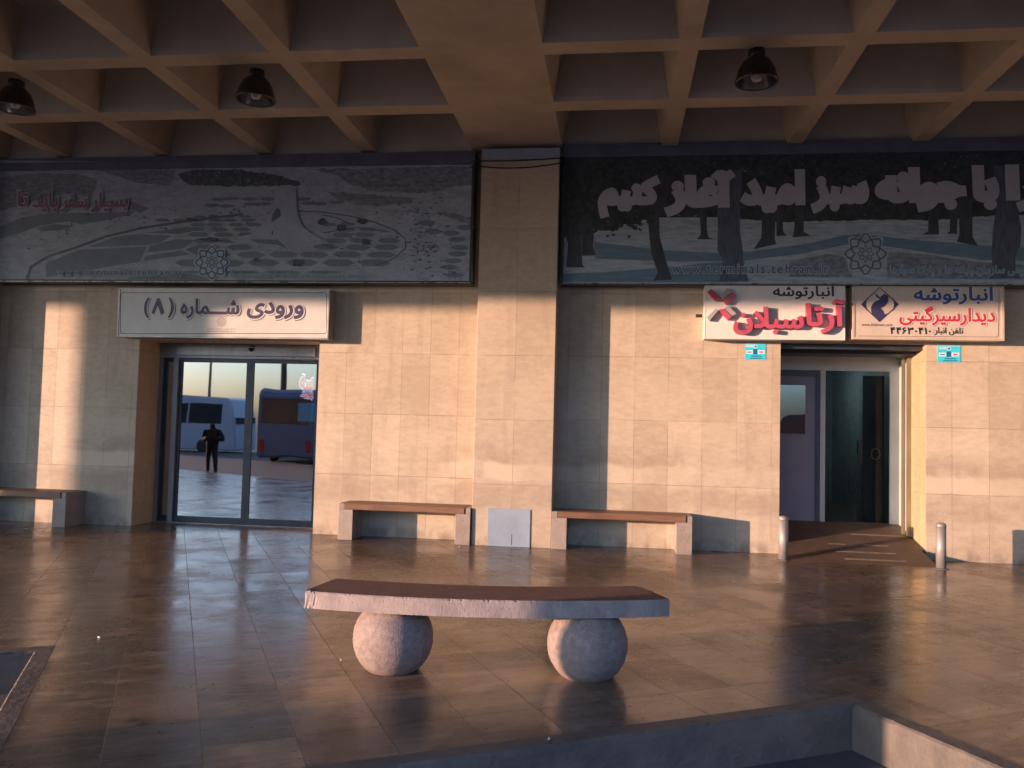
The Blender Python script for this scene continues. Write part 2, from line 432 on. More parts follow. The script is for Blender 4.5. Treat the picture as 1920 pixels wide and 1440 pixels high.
    r3 = N.new('ShaderNodeMath'); r3.operation = 'MULTIPLY_ADD'; r3.inputs[1].default_value = .12; L.new(br.outputs['Fac'], r3.inputs[0]); L.new(r2.outputs[0], r3.inputs[2])
    L.new(r3.outputs[0], b.inputs['Roughness'])
    b.inputs['Specular IOR Level'].default_value = .42
    fine = noise(38, (1, 1, 1), 4, .6); und = noise(2.2, (1, 1, 1), 2, .5)
    h = N.new('ShaderNodeMath'); h.operation = 'MULTIPLY_ADD'; h.inputs[1].default_value = -.8; L.new(br.outputs['Fac'], h.inputs[0]); L.new(mul(fine, .05), h.inputs[2])
    h2 = N.new('ShaderNodeMath'); h2.operation = 'MULTIPLY_ADD'; h2.inputs[1].default_value = -.6; L.new(pf, h2.inputs[0]); L.new(h.outputs[0], h2.inputs[2])
    h3 = N.new('ShaderNodeMath'); h3.operation = 'MULTIPLY_ADD'; h3.inputs[1].default_value = .12; L.new(und, h3.inputs[0]); L.new(h2.outputs[0], h3.inputs[2])
    bp = N.new('ShaderNodeBump'); bp.inputs['Strength'].default_value = .6; bp.inputs['Distance'].default_value = .003
    L.new(h3.outputs[0], bp.inputs['Height']); L.new(bp.outputs[0], b.inputs['Normal'])
    return m
M_floor = floor_material()

M_kerb = mat('kerb_stone', (.145, .12, .10), (.085, .074, .066), 4, .55, .6, detail=10, speck=(14, .78, (.33, .29, .25)))
M_asph = mat('asphalt', (.075, .077, .082), (.05, .052, .057), 3, .85, .8, bscale=120, speck=(150, .62, (.10, .10, .10)))
M_ceil = mat('cream_ceiling_paint', (.44, .38, .29), (.34, .295, .22), 1.6, .75, .2, lo=.36, hi=.64, detail=9)
M_coffer = mat('pale_grey_coffer', (.47, .45, .39), (.38, .365, .32), 1.6, .75, .2, lo=.36, hi=.64, detail=9)  # greyer tone for the front, back and top faces of each coffer
M_conc = mat('pale_concrete', (.42, .40, .37), (.33, .31, .29), 2.5, .8, .3)
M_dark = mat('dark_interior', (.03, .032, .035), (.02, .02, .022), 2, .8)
M_white = mat('white_painted_panel', (.50, .53, .53), (.42, .45, .45), 2.2, .5, .05)
M_alu = mat('dull_aluminium', (.30, .29, .29), (.22, .215, .22), 6, .42, .03, metal=.6, stretch=(1, 1, .1))
M_darkalu = mat('dark_aluminium', (.055, .058, .068), (.04, .042, .05), 5, .38, .03, metal=.4)
M_navy = mat('blue_grey_metal', (.12, .15, .20), (.085, .105, .145), 3, .5, metal=.1)
M_black = mat('black_rubber', (.012, .012, .013), (.02, .02, .02), 8, .6)
M_steeldoor = mat('plum_grey_paint', (.23, .21, .26), (.19, .175, .22), 1.5, .45, .05)
M_guide = mat('galvanised_guide', (.34, .30, .20), (.24, .205, .13), 6, .4, .05, metal=.6, stretch=(1, 1, .2))
M_tilein = mat('interior_tile', (.10, .15, .155), (.07, .11, .115), 1.5, .3)
M_panel = mat('pale_blue_steel', (.27, .34, .43), (.22, .28, .36), 3, .5, .05, speck=(9, .68, (.25, .24, .24)))
M_ramp = mat('brown_rough_screed', (.105, .066, .047), (.07, .045, .033), 4, .62, .6, detail=9)
M_strip = mat('worn_anti_slip_tape', (.30, .26, .20), (.16, .12, .09), 14, .7, .2)

def glass(name, tint, refl, trans, blend=.25):
    m = bpy.data.materials.new(name); m.use_nodes = True; t = m.node_tree; N = t.nodes; L = t.links; N.clear()
    o = N.new('ShaderNodeOutputMaterial'); g = N.new('ShaderNodeBsdfGlossy'); g.inputs['Color'].default_value = (*tint, 1); g.inputs['Roughness'].default_value = .015
    tr = N.new('ShaderNodeBsdfTransparent'); tr.inputs['Color'].default_value = (*trans, 1)
    lw = N.new('ShaderNodeLayerWeight'); lw.inputs['Blend'].default_value = blend
    mr = N.new('ShaderNodeMapRange'); mr.inputs[3].default_value = refl; mr.inputs[4].default_value = .95; L.new(lw.outputs['Fresnel'], mr.inputs[0])
    n = N.new('ShaderNodeTexNoise'); n.inputs['Scale'].default_value = 1.3; n.inputs['Detail'].default_value = 1
    tc = N.new('ShaderNodeTexCoord'); L.new(tc.outputs['Object'], n.inputs['Vector'])
    bp = N.new('ShaderNodeBump'); bp.inputs['Strength'].default_value = .06; bp.inputs['Distance'].default_value = .02; L.new(n.outputs[0], bp.inputs['Height']); L.new(bp.outputs[0], g.inputs['Normal'])
    mx = N.new('ShaderNodeMixShader'); L.new(mr.outputs[0], mx.inputs[0]); L.new(tr.outputs[0], mx.inputs[1]); L.new(g.outputs[0], mx.inputs[2]); L.new(mx.outputs[0], o.inputs[0])
    return m
M_glass = glass('reflective_door_glass', (.93, .88, .82), .54, (.30, .36, .38))
M_glass2 = glass('clear_door_glass', (.9, .95, 1), .006, (.76, .82, .82), .05)
M_glass3 = glass('vision_panel_glass', (.9, .93, 1), .5, (.12, .13, .14))

# ---------------------------------------------------------------- ground: road, pavement, kerbs
T = rad(29.3)
nu = Vector((math.cos(T), math.sin(T), 0)); nv = Vector((-math.sin(T), math.cos(T), 0))
def uv(u, v, z=0.0): p = nu * u + nv * v; return Vector((p.x, p.y, z))
VK, UR, UL, VL = -6.06, -1.78, -6.37, -3.47
road = MB(); road.poly([(-600, -600, -.26), (600, -600, -.26), (600, 600, -.26), (-600, 600, -.26)])
tag(road.build('road', M_asph), kind='structure')
K = .12
pv = MB()
def slab(pts): pv.prism([uv(*p, 0) for p in pts], (0, 0, -.255))
slab([(UL + K, VK + K), (UR + K, VK + K), (UR + K, 45), (UL + K, 45)])
slab([(-45, VL + K), (UL + K, VL + K), (UL + K, 45), (-45, 45)])
slab([(UR + K, -16), (30, -16), (30, 45), (UR + K, 45)])
tag(pv.build('pavement', M_floor), kind='structure')
def rough_kerb(name, u0, u1, v0, v1, n):
    """a kerb stone run with a slightly chipped arris"""
    bb = bmesh.new(); along_u = (u1 - u0) > (v1 - v0)
    rows = []
    for i in range(n + 1):
        f = i / n; c = .004 * random.random() + (.008 * random.random() if random.random() < .10 else 0)
        sec = []
        if along_u:
            u = u0 + f * (u1 - u0)
            for v, z in ((v0, -.262), (v0 + .002, -.03), (v0 + .003, -.006 - c), (v0 + .012 + c, .003), (v1, .003), (v1, -.262)): sec.append(bb.verts.new(uv(u, v, z)))
        else:
            v = v0 + f * (v1 - v0)
            a, s = (u0, 1) if name == 'kerb_left' else (u0, 1)
            for u, z in ((a, -.262), (a + .002, -.03), (a + .003, -.006 - c), (a + .012 + c, .003), (u1, .003), (u1, -.262)): sec.append(bb.verts.new(uv(u, v, z)))
        rows.append(sec)
    for a, c in zip(rows, rows[1:]):
        for k in range(6): bb.faces.new([a[k], a[(k + 1) % 6], c[(k + 1) % 6], c[k]])
    bb.faces.new(rows[0]); bb.faces.new(rows[-1][::-1])
    bmesh.ops.recalc_face_normals(bb, faces=bb.faces)
    return bb
kb = MB()
kb.merge(rough_kerb('kerb', UL, UR + K, VK, VK + K, 160))
kb.merge(rough_kerb('kerb', -30, UL + K, VL, VL + K, 300))
kb.merge(rough_kerb('kerb', UR, UR + K, -14, VK, 260))
bb = rough_kerb('kerb', -K, 0, VK, VL, 90)   # right side of the left notch: faces left
bmesh.ops.transform(bb, matrix=Matrix.Translation(uv(UL + K, 0)), verts=bb.verts)
kb.merge(bb)
tag(kb.build('kerb', M_kerb), kind='structure')

# ---------------------------------------------------------------- terminal building
bld = empty('terminal_building', (-1.35, 0, 0), 'long sandstone clad station front with deep coffered canopy over the pavement', 'building')
ZT = 5.6
def wallseg(x0, x1, z0, z1, m, y0=0.0, y1=.5, name='wall'):
    return MB().box(x0, x1, y0, y1, z0, z1).build(name, m, bld)
DL, DR, DT = -6.97, -4.22, 2.72
RL, RR, RT = 2.155, 3.99, 2.79
wallseg(-9.21, DL, -.02, ZT, M_wall_l); wallseg(DL, DR, DT, ZT, M_wall_l); wallseg(DR, -1.88, -.02, ZT, M_wall_l)
wallseg(-.82, RL, -.02, ZT, M_wall_r); wallseg(RL, RR, RT, ZT, M_wall_r); wallseg(RR, 6.62, -.02, ZT, M_wall_r)
wallseg(-26, -10.27, -.02, ZT, M_wall_l); wallseg(7.68, 26, -.02, ZT, M_wall_r)
for x0 in (-1.88, -10.27, 6.62):
    MB().box(x0, x0 + 1.06, -.40, .45, -.02, 5.19, bev=.006).build('pillar', M_pillar, bld)
    MB().box(x0 + .0, x0 + 1.06, -.405, .1, 5.19, 5.34).build('pillar_capping', M_panel, bld)
# jamb linings
MB().box(DL - .01, DL + .004, .012, .62, 0, DT).build('door_jamb', M_jamb, bld)
MB().box(RR - .001, RR + .06, .501, 1.10, 0, 2.85).build('passage_lining', M_white, bld)
MB().box(RR - .004, RR + .02, .012, .55, 0, RT).build('door_jamb', M_jamb, bld)
# ceiling
def ceiling():
    beams = [(-10.4, -9.1), (-2.05, -.8), (6.45, 7.7)]
    ribs = [(-8.30, -8.08), (-6.74, -6.53), (-5.17, -4.95), (-3.64, -3.42), (.54, .75), (2.17, 2.37), (3.74, 3.95), (5.3, 5.5)]
    xr = sorted(beams + ribs + [(x, x + .2) for x in (-12.1, -13.6, -15.1, -16.6, -18.1, -19.6, -21.1)] + [(x, x + .2) for x in (9.1, 10.6, 12.1, 13.6, 15.1)] + [(-23.0, -22.6), (17, 17.4)])
    yr = [(-10.75, -10.35), (-9.33, -9.07), (-7.83, -7.57), (-6.33, -6.07), (-4.83, -4.57), (-3.33, -3.07), (-1.83, -1.55), (-.16, .0)]
    Z, H, D = 5.4, .58, .11
    b_ = MB()
    for i, (a, c) in enumerate(xr):      # undersides
        b_.poly([(a, yr[0][0], Z), (c, yr[0][0], Z), (c, .3, Z), (a, .3, Z)])
        if i + 1 < len(xr):
            n = xr[i + 1][0]
            for (p, q) in yr: b_.poly([(c, p, Z), (n, p, Z), (n, q, Z), (c, q, Z)])
            for (p, q), (r, s) in zip(yr, yr[1:]):
                lo = [(c, q, Z), (n, q, Z), (n, r, Z), (c, r, Z)]
                hi = [(c + D, q + D, Z + H), (n - D, q + D, Z + H), (n - D, r - D * .3, Z + H), (c + D, r - D * .3, Z + H)]
                for k in range(4): b_.poly([lo[k], lo[(k + 1) % 4], hi[(k + 1) % 4], hi[k]], 1 if k % 2 == 0 else 0)
                b_.poly(hi, 1)
    return b_.build('coffered_ceiling', [M_ceil, M_coffer], bld, recalc=False)
ceiling()
MB().box(-70, 30, -10.9, .6, 6.02, 6.5).build('roof_slab', M_conc, bld)
MB().box(-70.05, 30.05, -11.0, -10.755, 5.18, 6.5).build('fascia', M_conc, bld)
MB().box(-26, 26, 0.5, 1.0, 5.6, 11).build('upper_wall', M_conc, bld)
# rooms behind the two doors
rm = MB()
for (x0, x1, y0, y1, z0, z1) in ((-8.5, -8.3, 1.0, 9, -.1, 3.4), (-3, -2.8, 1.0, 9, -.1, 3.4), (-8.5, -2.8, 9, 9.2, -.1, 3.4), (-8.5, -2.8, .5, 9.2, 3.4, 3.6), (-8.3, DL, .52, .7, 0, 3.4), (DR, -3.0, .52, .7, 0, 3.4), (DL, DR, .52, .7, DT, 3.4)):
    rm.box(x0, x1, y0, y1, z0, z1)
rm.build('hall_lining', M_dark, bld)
rm = MB()
M_tilein = wall_material('teal_interior_tile', .6, .62, 0, .3, base=(.22, .26, .26), alt=(.15, .18, .185), dirt=False, seed=2)
for (x0, x1, y0, y1, z0, z1) in ((2.3, 2.5, 1.1, 5, 0, 3.4), (4.06, 4.3, 1.1, 5, 0, 3.4), (2.3, 4.4, 5, 5.2, 0, 3.4), (3.2, 3.28, 2.2, 3.6, .33, 2.4)):
    rm.box(x0, x1, y0, y1, z0, z1)
rm.build('corridor_tiling', M_tilein, bld)
MB().box(2.0, 4.4, .5, 5.2, 2.85, 3.1).build('corridor_ceiling', M_dark, bld)
MB().box(3.0, 3.5, 3.2, 3.5, 2.80, 2.84).build('corridor_lamp', glow('corridor_lamp_glow', (.9, .97, 1), 2.6), bld)
MB().box(2.3, 4.4, 1.07, 5.2, .1, .325).build('corridor_floor', M_ramp, bld)

# entrance: automatic sliding glass door
YF = .6
sd_ = MB().box(DL + .004, DR, YF - .06, YF + .1, 2.50, DT - .002, bev=.004).build('sliding_door', M_alu, bld)
MB().box(DL + .3, DR - .25, YF - .10, YF - .061, 2.54, 2.68, bev=.006).build('track_cover', M_alu, sd_)
sen = MB().lathe([(0, -.05), (.045, -.045), (.05, 0)], (0, 0, 0), 16)
bmesh.ops.transform(sen.b, matrix=Matrix.Translation((-5.47, YF - .10, 2.665)) @ Matrix.Rotation(rad(50), 4, 'X'), verts=sen.b.verts)
sen.build('motion_sensor', M_black, sd_)
fr = MB()
fr.box(DL + .004, DL + .07, YF - .05, YF + .05, 0, 2.498); fr.box(-6.72, -6.645, YF - .07, YF + .06, 0, 2.498)
fr.box(DR - .09, DR - .0, YF - .05, YF + .05, .0, 2.498); fr.box(DR - .20, DR - .092, YF - .07, YF + .04, 0, 2.498)
fr.box(DL + .004, DR, YF - .075, YF + .08, -.01, .012)
fr.build('side_frame', M_alu, sd_)
def leaf(x0, x1, y, cap):
    f = MB()
    f.box(x0, x0 + .045, y - .022, y + .022, .014, 2.497); f.box(x1 - cap, x1, y - .022, y + .022, .014, 2.497)
    f.box(x0 + .045, x1 - cap, y - .022, y + .022, .014, .10); f.box(x0 + .045, x1 - cap, y - .022, y + .022, 2.44, 2.497)
    o = f.build('door_leaf', M_darkalu, sd_)
    return o, (x0 + .045, x1 - cap, y)
l1, g1 = leaf(-6.645, -5.50, YF, .07); l2, g2 = leaf(-5.50, DR - .20, YF + .002, .05)
sl, g3 = leaf(DL + .07, -6.72, YF + .02, .03)
for par, (a, c, y) in ((l1, g1), (l2, g2), (sl, g3)):
    MB().box(a, c, y - .004, y + .004, .10, 2.44).build('glass_pane', M_glass, par)

# right entrance: steel door and glass door in a white partition, shutter guide
YD = 1.02
pt = MB()
pt.box(RL, RR + .06, YD, YD + .06, 2.50, 2.84)          # header
pt.box(2.91, 2.98, YD, YD + .06, .30, 2.498)     # mullion
pt.box(3.862, RR + .06, YD, YD + .06, .30, 2.498)
pt.box(RL - .02, 2.175, YD, YD + .06, .30, 2.498)
par_ = pt.build('door_partition', M_white, bld)
stl = MB().box(2.18, 2.905, YD + .01, YD + .05, .335, 2.495, bev=.003)
stl = stl.build('steel_door', M_steeldoor, bld)
MB().box(2.18, 2.905, YD - .004, YD + .009, 2.41, 2.494).box(2.85, 2.905, YD - .004, YD + .009, .335, 2.408).build('door_frame', mat('dark_plum_frame', (.075, .07, .095), (.06, .055, .08), 3, .4), stl)
MB().box(2.22, 2.70, YD - .002, YD + .0095, 1.58, 2.28).build('vision_panel', M_glass3, stl)
gd = MB().box(2.985, 3.857, YD + .02, YD + .032, .345, 2.492).build('glass_door', M_glass2, bld)
hd = MB()
ring = [(3.66 + .045 * math.cos(a) * 1.3, YD - .035, 1.32 + .075 * math.sin(a)) for a in [k * math.pi / 10 for k in range(21)]]
hd.tube(ring, .007, 8)
hd.build('pull_handle', M_darkalu, gd)
for x, y, a, c in ((3.47, YD - .03, 1.17, 1.52), (3.49, YD + .23, 1.3, 1.5)): MB().tube([(x, y, a), (x, y, c)], .008).build('pull_handle', M_darkalu, gd)
for z_ in (1.02, 1.52, 2.02): MB().box(2.5, 3.21, 2.05, 2.19, z_, z_ + .02).build('shelf', M_dark, bld)
MB().box(3.57, 3.86, YD + .25, YD + .29, .33, 2.45).build('inner_door', M_dark, bld)
gu = MB(); gu.box(RR - .055, RR - .006, .52, .57, .22, RT - .12); gu.box(RR - .10, RR - .056, .60, .63, .23, RT - .12); gu.box(RR - .03, RR - .006, .571, .60, .25, 2.78)
gu.build('shutter_guide', M_guide, bld)
MB().box(RL + .003, RR - .006, .35, .80, 2.68, 2.785, bev=.01).box(RL + .003, RR - .006, .10, .34, 2.72, 2.785).build('roller_shutter_box', M_darkalu, bld)
MB().box(RL - .06, RL + .01, .1, 1.1, .05, 2.85).build('door_jamb', M_dark, bld)
# hatch at the foot of the pillar
hp = MB().box(-1.665, -1.098, -.413, -.4005, .0, .492, bev=.002).build('access_panel', M_panel, bld)
MB().tube([(-1.34, -.414, .02), (-1.34, -.4145, .16)], .0025, 6).build('seam', M_dark, hp)

# ---------------------------------------------------------------- ramp
rp = MB()
X0, X1, YA, YB = 2.16, 3.925, -.62, 1.06
zz = lambda y: .345 * (y - YA) / (YB - YA)
rp.prism([(X0 - .0, YA, -.001), (X0, -.002, -.001), (X0, -.002, zz(0)), ], (X1 - X0, 0, 0))
rp.prism([(X0 + .011, -.002, -.001), (X0 + .011, YB, -.001), (X0 + .011, YB, .345), (X0 + .011, -.002, zz(-.002))], (X1 - X0 - .011 + .058, 0, 0))
ramp = rp.build('ramp', M_ramp); tag(ramp, 'brown sloping ramp rising to the right hand doorway between two bollards', 'ramp')
for y, a, c in ((-.46, 2.86, 3.60), (-.20, 2.82, 3.56), (.08, 2.80, 3.02), (.08, 3.24, 3.56), (.5, 3.2, 3.9)):
    MB().poly([(a, y - .025, zz(y - .025) + .004), (c, y - .025, zz(y - .025) + .004), (c, y + .025, zz(y + .025) + .004), (a, y + .025, zz(y + .025) + .004)]).build('grip_strip', M_strip, ramp)

# ---------------------------------------------------------------- bollards
M_steel = mat('dull_galvanised_steel', (.34, .33, .33), (.22, .21, .215), 9, .5, .08, metal=.3, stretch=(1, 1, .3))
def bollard(x, y, h, label):
    o = empty('bollard', (x, y, 0), label, 'bollard', 'bollards in front of the ramp')
    r = .057
    MB().lathe([(r, 0), (r, h - .05)], (x, y, 0), 28).build('post', M_steel, o)
    MB().lathe([(r + .002, h - .05), (r + .003, h - .035), (r * .93, h - .012), (r * .6, h), (.0001, h + .001)], (x, y, 0), 28).build('cap', M_steel, o)
    MB().lathe([(r + .035, .0), (r + .03, .006), (r + .004, .012)], (x, y, 0), 28).build('base_collar', M_kerb, o)
    return o
bo = bollard(2.105, -.55, .55, 'short steel bollard at the left foot of the ramp')
dup(bo, (3.925 - 2.105, -.13, 0), 'short steel bollard at the right foot of the ramp')

# ---------------------------------------------------------------- wall benches
M_bstone = mat('grey_brown_stone_block', (.33, .275, .235), (.24, .20, .175), 6, .6, .35, detail=9, speck=(40, .68, (.16, .13, .12)))
M_wood = mat('varnished_worn_wood', (.25, .13, .073), (.125, .065, .04), 3, .5, .4, stretch=(.6, 6, 6), detail=9, lo=.3, hi=.62, speck=(5, .70, (.05, .03, .02)))
def wall_bench(x0, label):
    L_ = 1.81; yf = -.44; H_ = .49
    o = empty('wall_bench', (x0 + L_ / 2, -.2, 0), label, 'bench', 'wooden benches along the wall')
    for k, (a, c, lip) in enumerate(((x0, x0 + .20, (x0, x0 + .075)), (x0 + L_ - .20, x0 + L_, (x0 + L_ - .075, x0 + L_)))):
        s = MB(); s.box(a, c, yf, -.004, -.003, .405, bev=.006); s.box(lip[0], lip[1], yf + .001, -.005, .4045, H_ - .004, bev=.005)
        s.build('end_block', M_bstone, o)
    for j in range(3):
        y0 = yf - .012 + j * .148
        MB().box(x0 + .08, x0 + L_ - .08, y0, y0 + .142, .407, H_, bev=.006).build('plank', M_wood, o)
    return o
wb = wall_bench(-3.705, 'wooden topped wall bench between the sliding door and the pillar')
dup(wb, (-.82 + 3.705 + .005, .0, 0), 'wooden topped wall bench just right of the pillar, half in its shadow')
dup(wb, (-9.51 + 3.705, 0, 0), 'wooden topped wall bench at the far left edge, beside the sliding door')

# ---------------------------------------------------------------- curved stone bench on two balls
M_gran_top = mat('red_brown_terrazzo', (.14, .066, .05), (.09, .044, .035), 20, .75, .7, bscale=180, speck=(110, .60, (.26, .16, .13)))
M_gran_edge = mat('pale_granite', (.36, .29, .265), (.24, .20, .185), 9, .75, .35, bscale=90, speck=(70, .62, (.22, .18, .17)), stretch=(1, 1, .6))
M_ball = mat('pitted_pink_granite', (.31, .235, .205), (.19, .15, .135), 22, .8, .4, detail=9, bscale=95, speck=(95, .62, (.17, .135, .125)))
sb = empty('stone_bench', (-.77, -6.0, 0), 'curved red topped stone slab bench resting on two granite balls', 'bench')
def stone_seat():
    R, half, depth = 4.6, 1.178, .47
    cx, cyy, rot = -.775, -6.225, rad(7.6)
    z0, z1 = .405, .515
    n, mth = 260, 26
    bb = bmesh.new(); rows = []
    rnd = random.Random(5); chip0 = .005
    for i in range(n + 1):
        s = -half + 2 * half * i / n
        chip = .55 * chip0 + .45 * ((.003 + .006 * rnd.random() ** 2) + (.014 * rnd.random() if rnd.random() < .10 else 0)); chip0 = chip
        chb = .003 * rnd.random()
        prof = [(0, z0 + chb + .002), (.0, z0 + .03), (.0, z1 - .03), (.001, z1 - chip - .002), (chip + .004, z1)]
        prof += [(.03 + k * (depth - .06) / 6, z1) for k in range(7)] + [(depth - .01, z1), (depth, z1 - .012), (depth, z0 + .01), (depth - .01, z0), (.02, z0)]
        ring_ = []
        for (d, z) in prof:
            th = s / R; rr = R - d
            x = rr * math.sin(th); y = R - rr * math.cos(th)
            # rounded rear corner at the right end
            if half - s < .06 and d > depth - .12: y -= (.06 - (half - s)) * .9
            X = cx + x * math.cos(rot) - y * math.sin(rot); Y = cyy + x * math.sin(rot) + y * math.cos(rot)
            ring_.append(bb.verts.new((X, Y, z)))
        rows.append(ring_)
    mlen = len(rows[0])
    for a, c in zip(rows, rows[1:]):
        for k in range(mlen):
            f = bb.faces.new([a[k], a[(k + 1) % mlen], c[(k + 1) % mlen], c[k]])
            f.material_index = 0 if 4 <= k < 12 else 1
    for r in (rows[0][::-1], rows[-1]):
        bb.faces.new(r).material_index = 1
    bmesh.ops.recalc_face_normals(bb, faces=bb.faces)
    # knocked-off left corner
    for v in bb.verts:
        d = (v.co - Vector((-1.95, -6.28, .47))).length
        if d < .10:
            v.co.x += (.10 - d) * .25; v.co.z += rnd.uniform(-.004, .004); v.co.y += rnd.uniform(0, .006)
    me = bpy.data.meshes.new('seat'); bb.to_mesh(me); bb.free()
    return link('seat', me, [M_gran_top, M_gran_edge], sb)
stone_seat()
def ball(x, y, seed):
    b_ = MB(); R = .259; prof = []
    z0, z1 = -.205, .203
    for k in range(33):
        z = z0 + (z1 - z0) * k / 32; prof.append((math.sqrt(R * R - (z * 1.0) ** 2), z + .2045))
    b_.lathe(prof, (x, y, 0), 56)
    r = random.Random(seed)
    bmesh.ops.recalc_face_normals(b_.b, faces=b_.b.faces)
    for v in b_.b.verts:
        d = Vector((v.co.x - x, v.co.y - y, 0))
        if .01 < v.co.z < .40: v.co += d.normalized() * r.uniform(-.0016, .0016)
    o = b_.build('ball_support', M_ball, sb)
    return o
ball(-1.412, -6.02, 3); ball(-.158, -5.90, 4)

# ---------------------------------------------------------------- hanging lamps
M_lampb = mat('black_enamel', (.012, .010, .010), (.02, .017, .016), 5, .3)
M_refl = mat('dull_reflector', (.30, .30, .31), (.2, .2, .21), 5, .28, metal=.9)
M_bulb = mat('unlit_bulb_glass', (.45, .45, .42), (.35, .35, .33), 5, .15)
def lamp(x, y, label):
    z = 5.4
    o = empty('ceiling_lamp', (x, y, z), label, 'ceiling lamp', 'dark bell lamps under the coffered ceiling')
    MB().lathe([(.0001, 0), (.085, 0), (.085, -.05), (.08, -.06), (.09, -.075)], (x, y, z), 28).build('gear_housing', M_lampb, o)
    sh = [(.09, -.075), (.12, -.10), (.155, -.145), (.18, -.20), (.196, -.26), (.205, -.31)]
    inn = [(.19, -.31), (.183, -.26), (.165, -.20), (.14, -.15), (.10, -.11), (.0001, -.10)]
    s = MB(); s.lathe(sh + [(.214, -.315), (.212, -.328), (.19, -.326)], (x, y, z), 40, caps=False); s.build('shade', M_lampb, o)
    s = MB(); s.lathe([(.19, -.322)] + inn[1:], (x, y, z), 40, caps=False)
    s.build('reflector', M_refl, o)
    MB().lathe([(.0001, -.11), (.04, -.11), (.05, -.16), (.058, -.22), (.055, -.28), (.04, -.31), (.0001, -.315)], (x, y, z), 24).build('bulb', M_bulb, o)
    rr = MB(); rr.tube([(x + .207 * math.cos(a), y + .207 * math.sin(a), z - .322) for a in [k * math.pi / 20 for k in range(41)]], .0055, 6); rr.build('rim', M_refl, o)
    return o
lp = lamp(-3.97, -2.90, 'middle of the three dark bell lamps, above the sliding door')
dup(lp, (1.325 + 3.97, -.12, 0), 'rightmost dark bell lamp, above the shop signs')
dup(lp, (-6.90 + 3.97, .08, 0), 'leftmost dark bell lamp, cut by the left edge of the photo')

# ---------------------------------------------------------------- printed banners
def pr(name, c, c2=None, **k): return mat(name, c, c2, rough=.55, **k)
B_base = pr('faded_print_pale', (0.36, 0.43, 0.52), (0.24, 0.30, 0.38), scale=6, detail=10, stretch=(1, 1, 2.5), speck=(16, .64, (0.118, 0.168, 0.233)))
B_mid = pr('faded_print_lawn', (0.159, 0.218, 0.281), (0.124, 0.176, 0.224), scale=3)
B_darkp = pr('faded_print_dark', (0.041, 0.056, 0.071), (0.090, 0.118, 0.146), scale=16, speck=(30, .62, (0.194, 0.269, 0.349)))
B_tower = pr('faded_print_tower', (0.345, 0.42, 0.515), (0.265, 0.33, 0.415), scale=5)
B_line = pr('faded_print_ring', (0.076, 0.109, 0.156), (0.111, 0.151, 0.194), scale=8)
B_city = pr('faded_print_city', (0.12, 0.145, 0.18), (0.25, 0.30, 0.37), scale=11, lo=.38, hi=.66, detail=10, stretch=(1, 1, 2.2))
B_red = pr('faded_red_letter', (0.234, 0.109, 0.146), (0.194, 0.084, 0.116), scale=4)
B_halo = pr('faded_letter_halo', (0.345, 0.454, 0.602), (0.304, 0.403, 0.544), scale=4)
B_lett = pr('pale_letter_print', (0.40, 0.43, 0.51), (0.34, 0.37, 0.44), scale=2)
B_grass = pr('sunlit_grass_print', (0.38, 0.46, 0.54), (0.22, 0.29, 0.35), scale=6, detail=10, stretch=(1, 1, 5))
B_grass2 = pr('shaded_grass_print', (0.138, 0.227, 0.310), (0.097, 0.168, 0.233), scale=4, stretch=(1, 1, 5))
B_trunk = pr('trunk_print', (0.030, 0.037, 0.046), (0.055, 0.067, 0.087), scale=18, stretch=(1, 1, .3))
B_bark = pr('bark_print', (0.048, 0.061, 0.087), (0.104, 0.134, 0.194), scale=16, stretch=(3, 1, .35))
B_leaf = pr('leaf_mass_print', (0.022, 0.030, 0.034), (0.044, 0.061, 0.071), scale=14, lo=.42, hi=.62, speck=(26, .70, (0.152, 0.202, 0.243)))
B_frame = mat('banner_frame', (.06, .055, .055), (.04, .038, .04), 5, .5)
B_edge = mat('bare_metal_edge', (.55, .52, .48), (.12, .11, .11), 9, .35, metal=.5, stretch=(1, 1, 1), lo=.52, hi=.58)
B_back = pr('banner_logo_dark', (.085, .11, .13), (.075, .10, .12), scale=3)

class Pic:
    """printed picture: flat coloured shapes on one sheet, each layer a hair in front of the last"""
    def __init__(s, Y): s.b = MB(); s.Y = Y; s.k = 0; s.e = 0; s.m = []
    def mi(s, m):
        if m not in s.m: s.m.append(m)
        return s.m.index(m)
    def layer(s): s.k += 1
    def dep(s): return s.Y - .0007 * s.k - .00004 * s.e
    def P(s, p): return at(p[0], p[1], s.dep())
    def poly(s, pts, m):
        s.e += 1; pts = [s.P(p) for p in pts]
        r = delaunay_2d_cdt([Vector((p.x, p.z)) for p in pts], [(i, (i + 1) % len(pts)) for i in range(len(pts))], [], 1, 1e-6)
        vv = [s.b.b.verts.new((v.x, s.dep(), v.y)) for v in r[0]]
        for f in r[2]:
            fc = s.b.b.faces.new([vv[i] for i in f]); fc.material_index = s.mi(m)
            fc.normal_update()
            if fc.normal.y > 0: fc.normal_flip()
    def ribbon(s, pts, wd, m, closed=False):
        s.e += 3
        n = len(pts)
        for i in range(n if closed else n - 1):
            a = np.array(pts[i], float); c = np.array(pts[(i + 1) % n], float); d = c - a; l = np.hypot(*d) + 1e-9; d /= l; q = np.array([-d[1], d[0]]) * wd / 2
            a2 = a - d * wd * .2; c2 = c + d * wd * .2
            vv = [s.b.b.verts.new(s.P(p)) for p in (a2 - q, a2 + q, c2 + q, c2 - q)]
            fc = s.b.b.faces.new(vv); fc.material_index = s.mi(m); fc.normal_update()
            for v in vv: v.co.y -= (i % 7) * .00003
            if fc.normal.y > 0: fc.normal_flip()
    def build(s, name, parent): return s.b.build(name, s.m, parent, recalc=False)

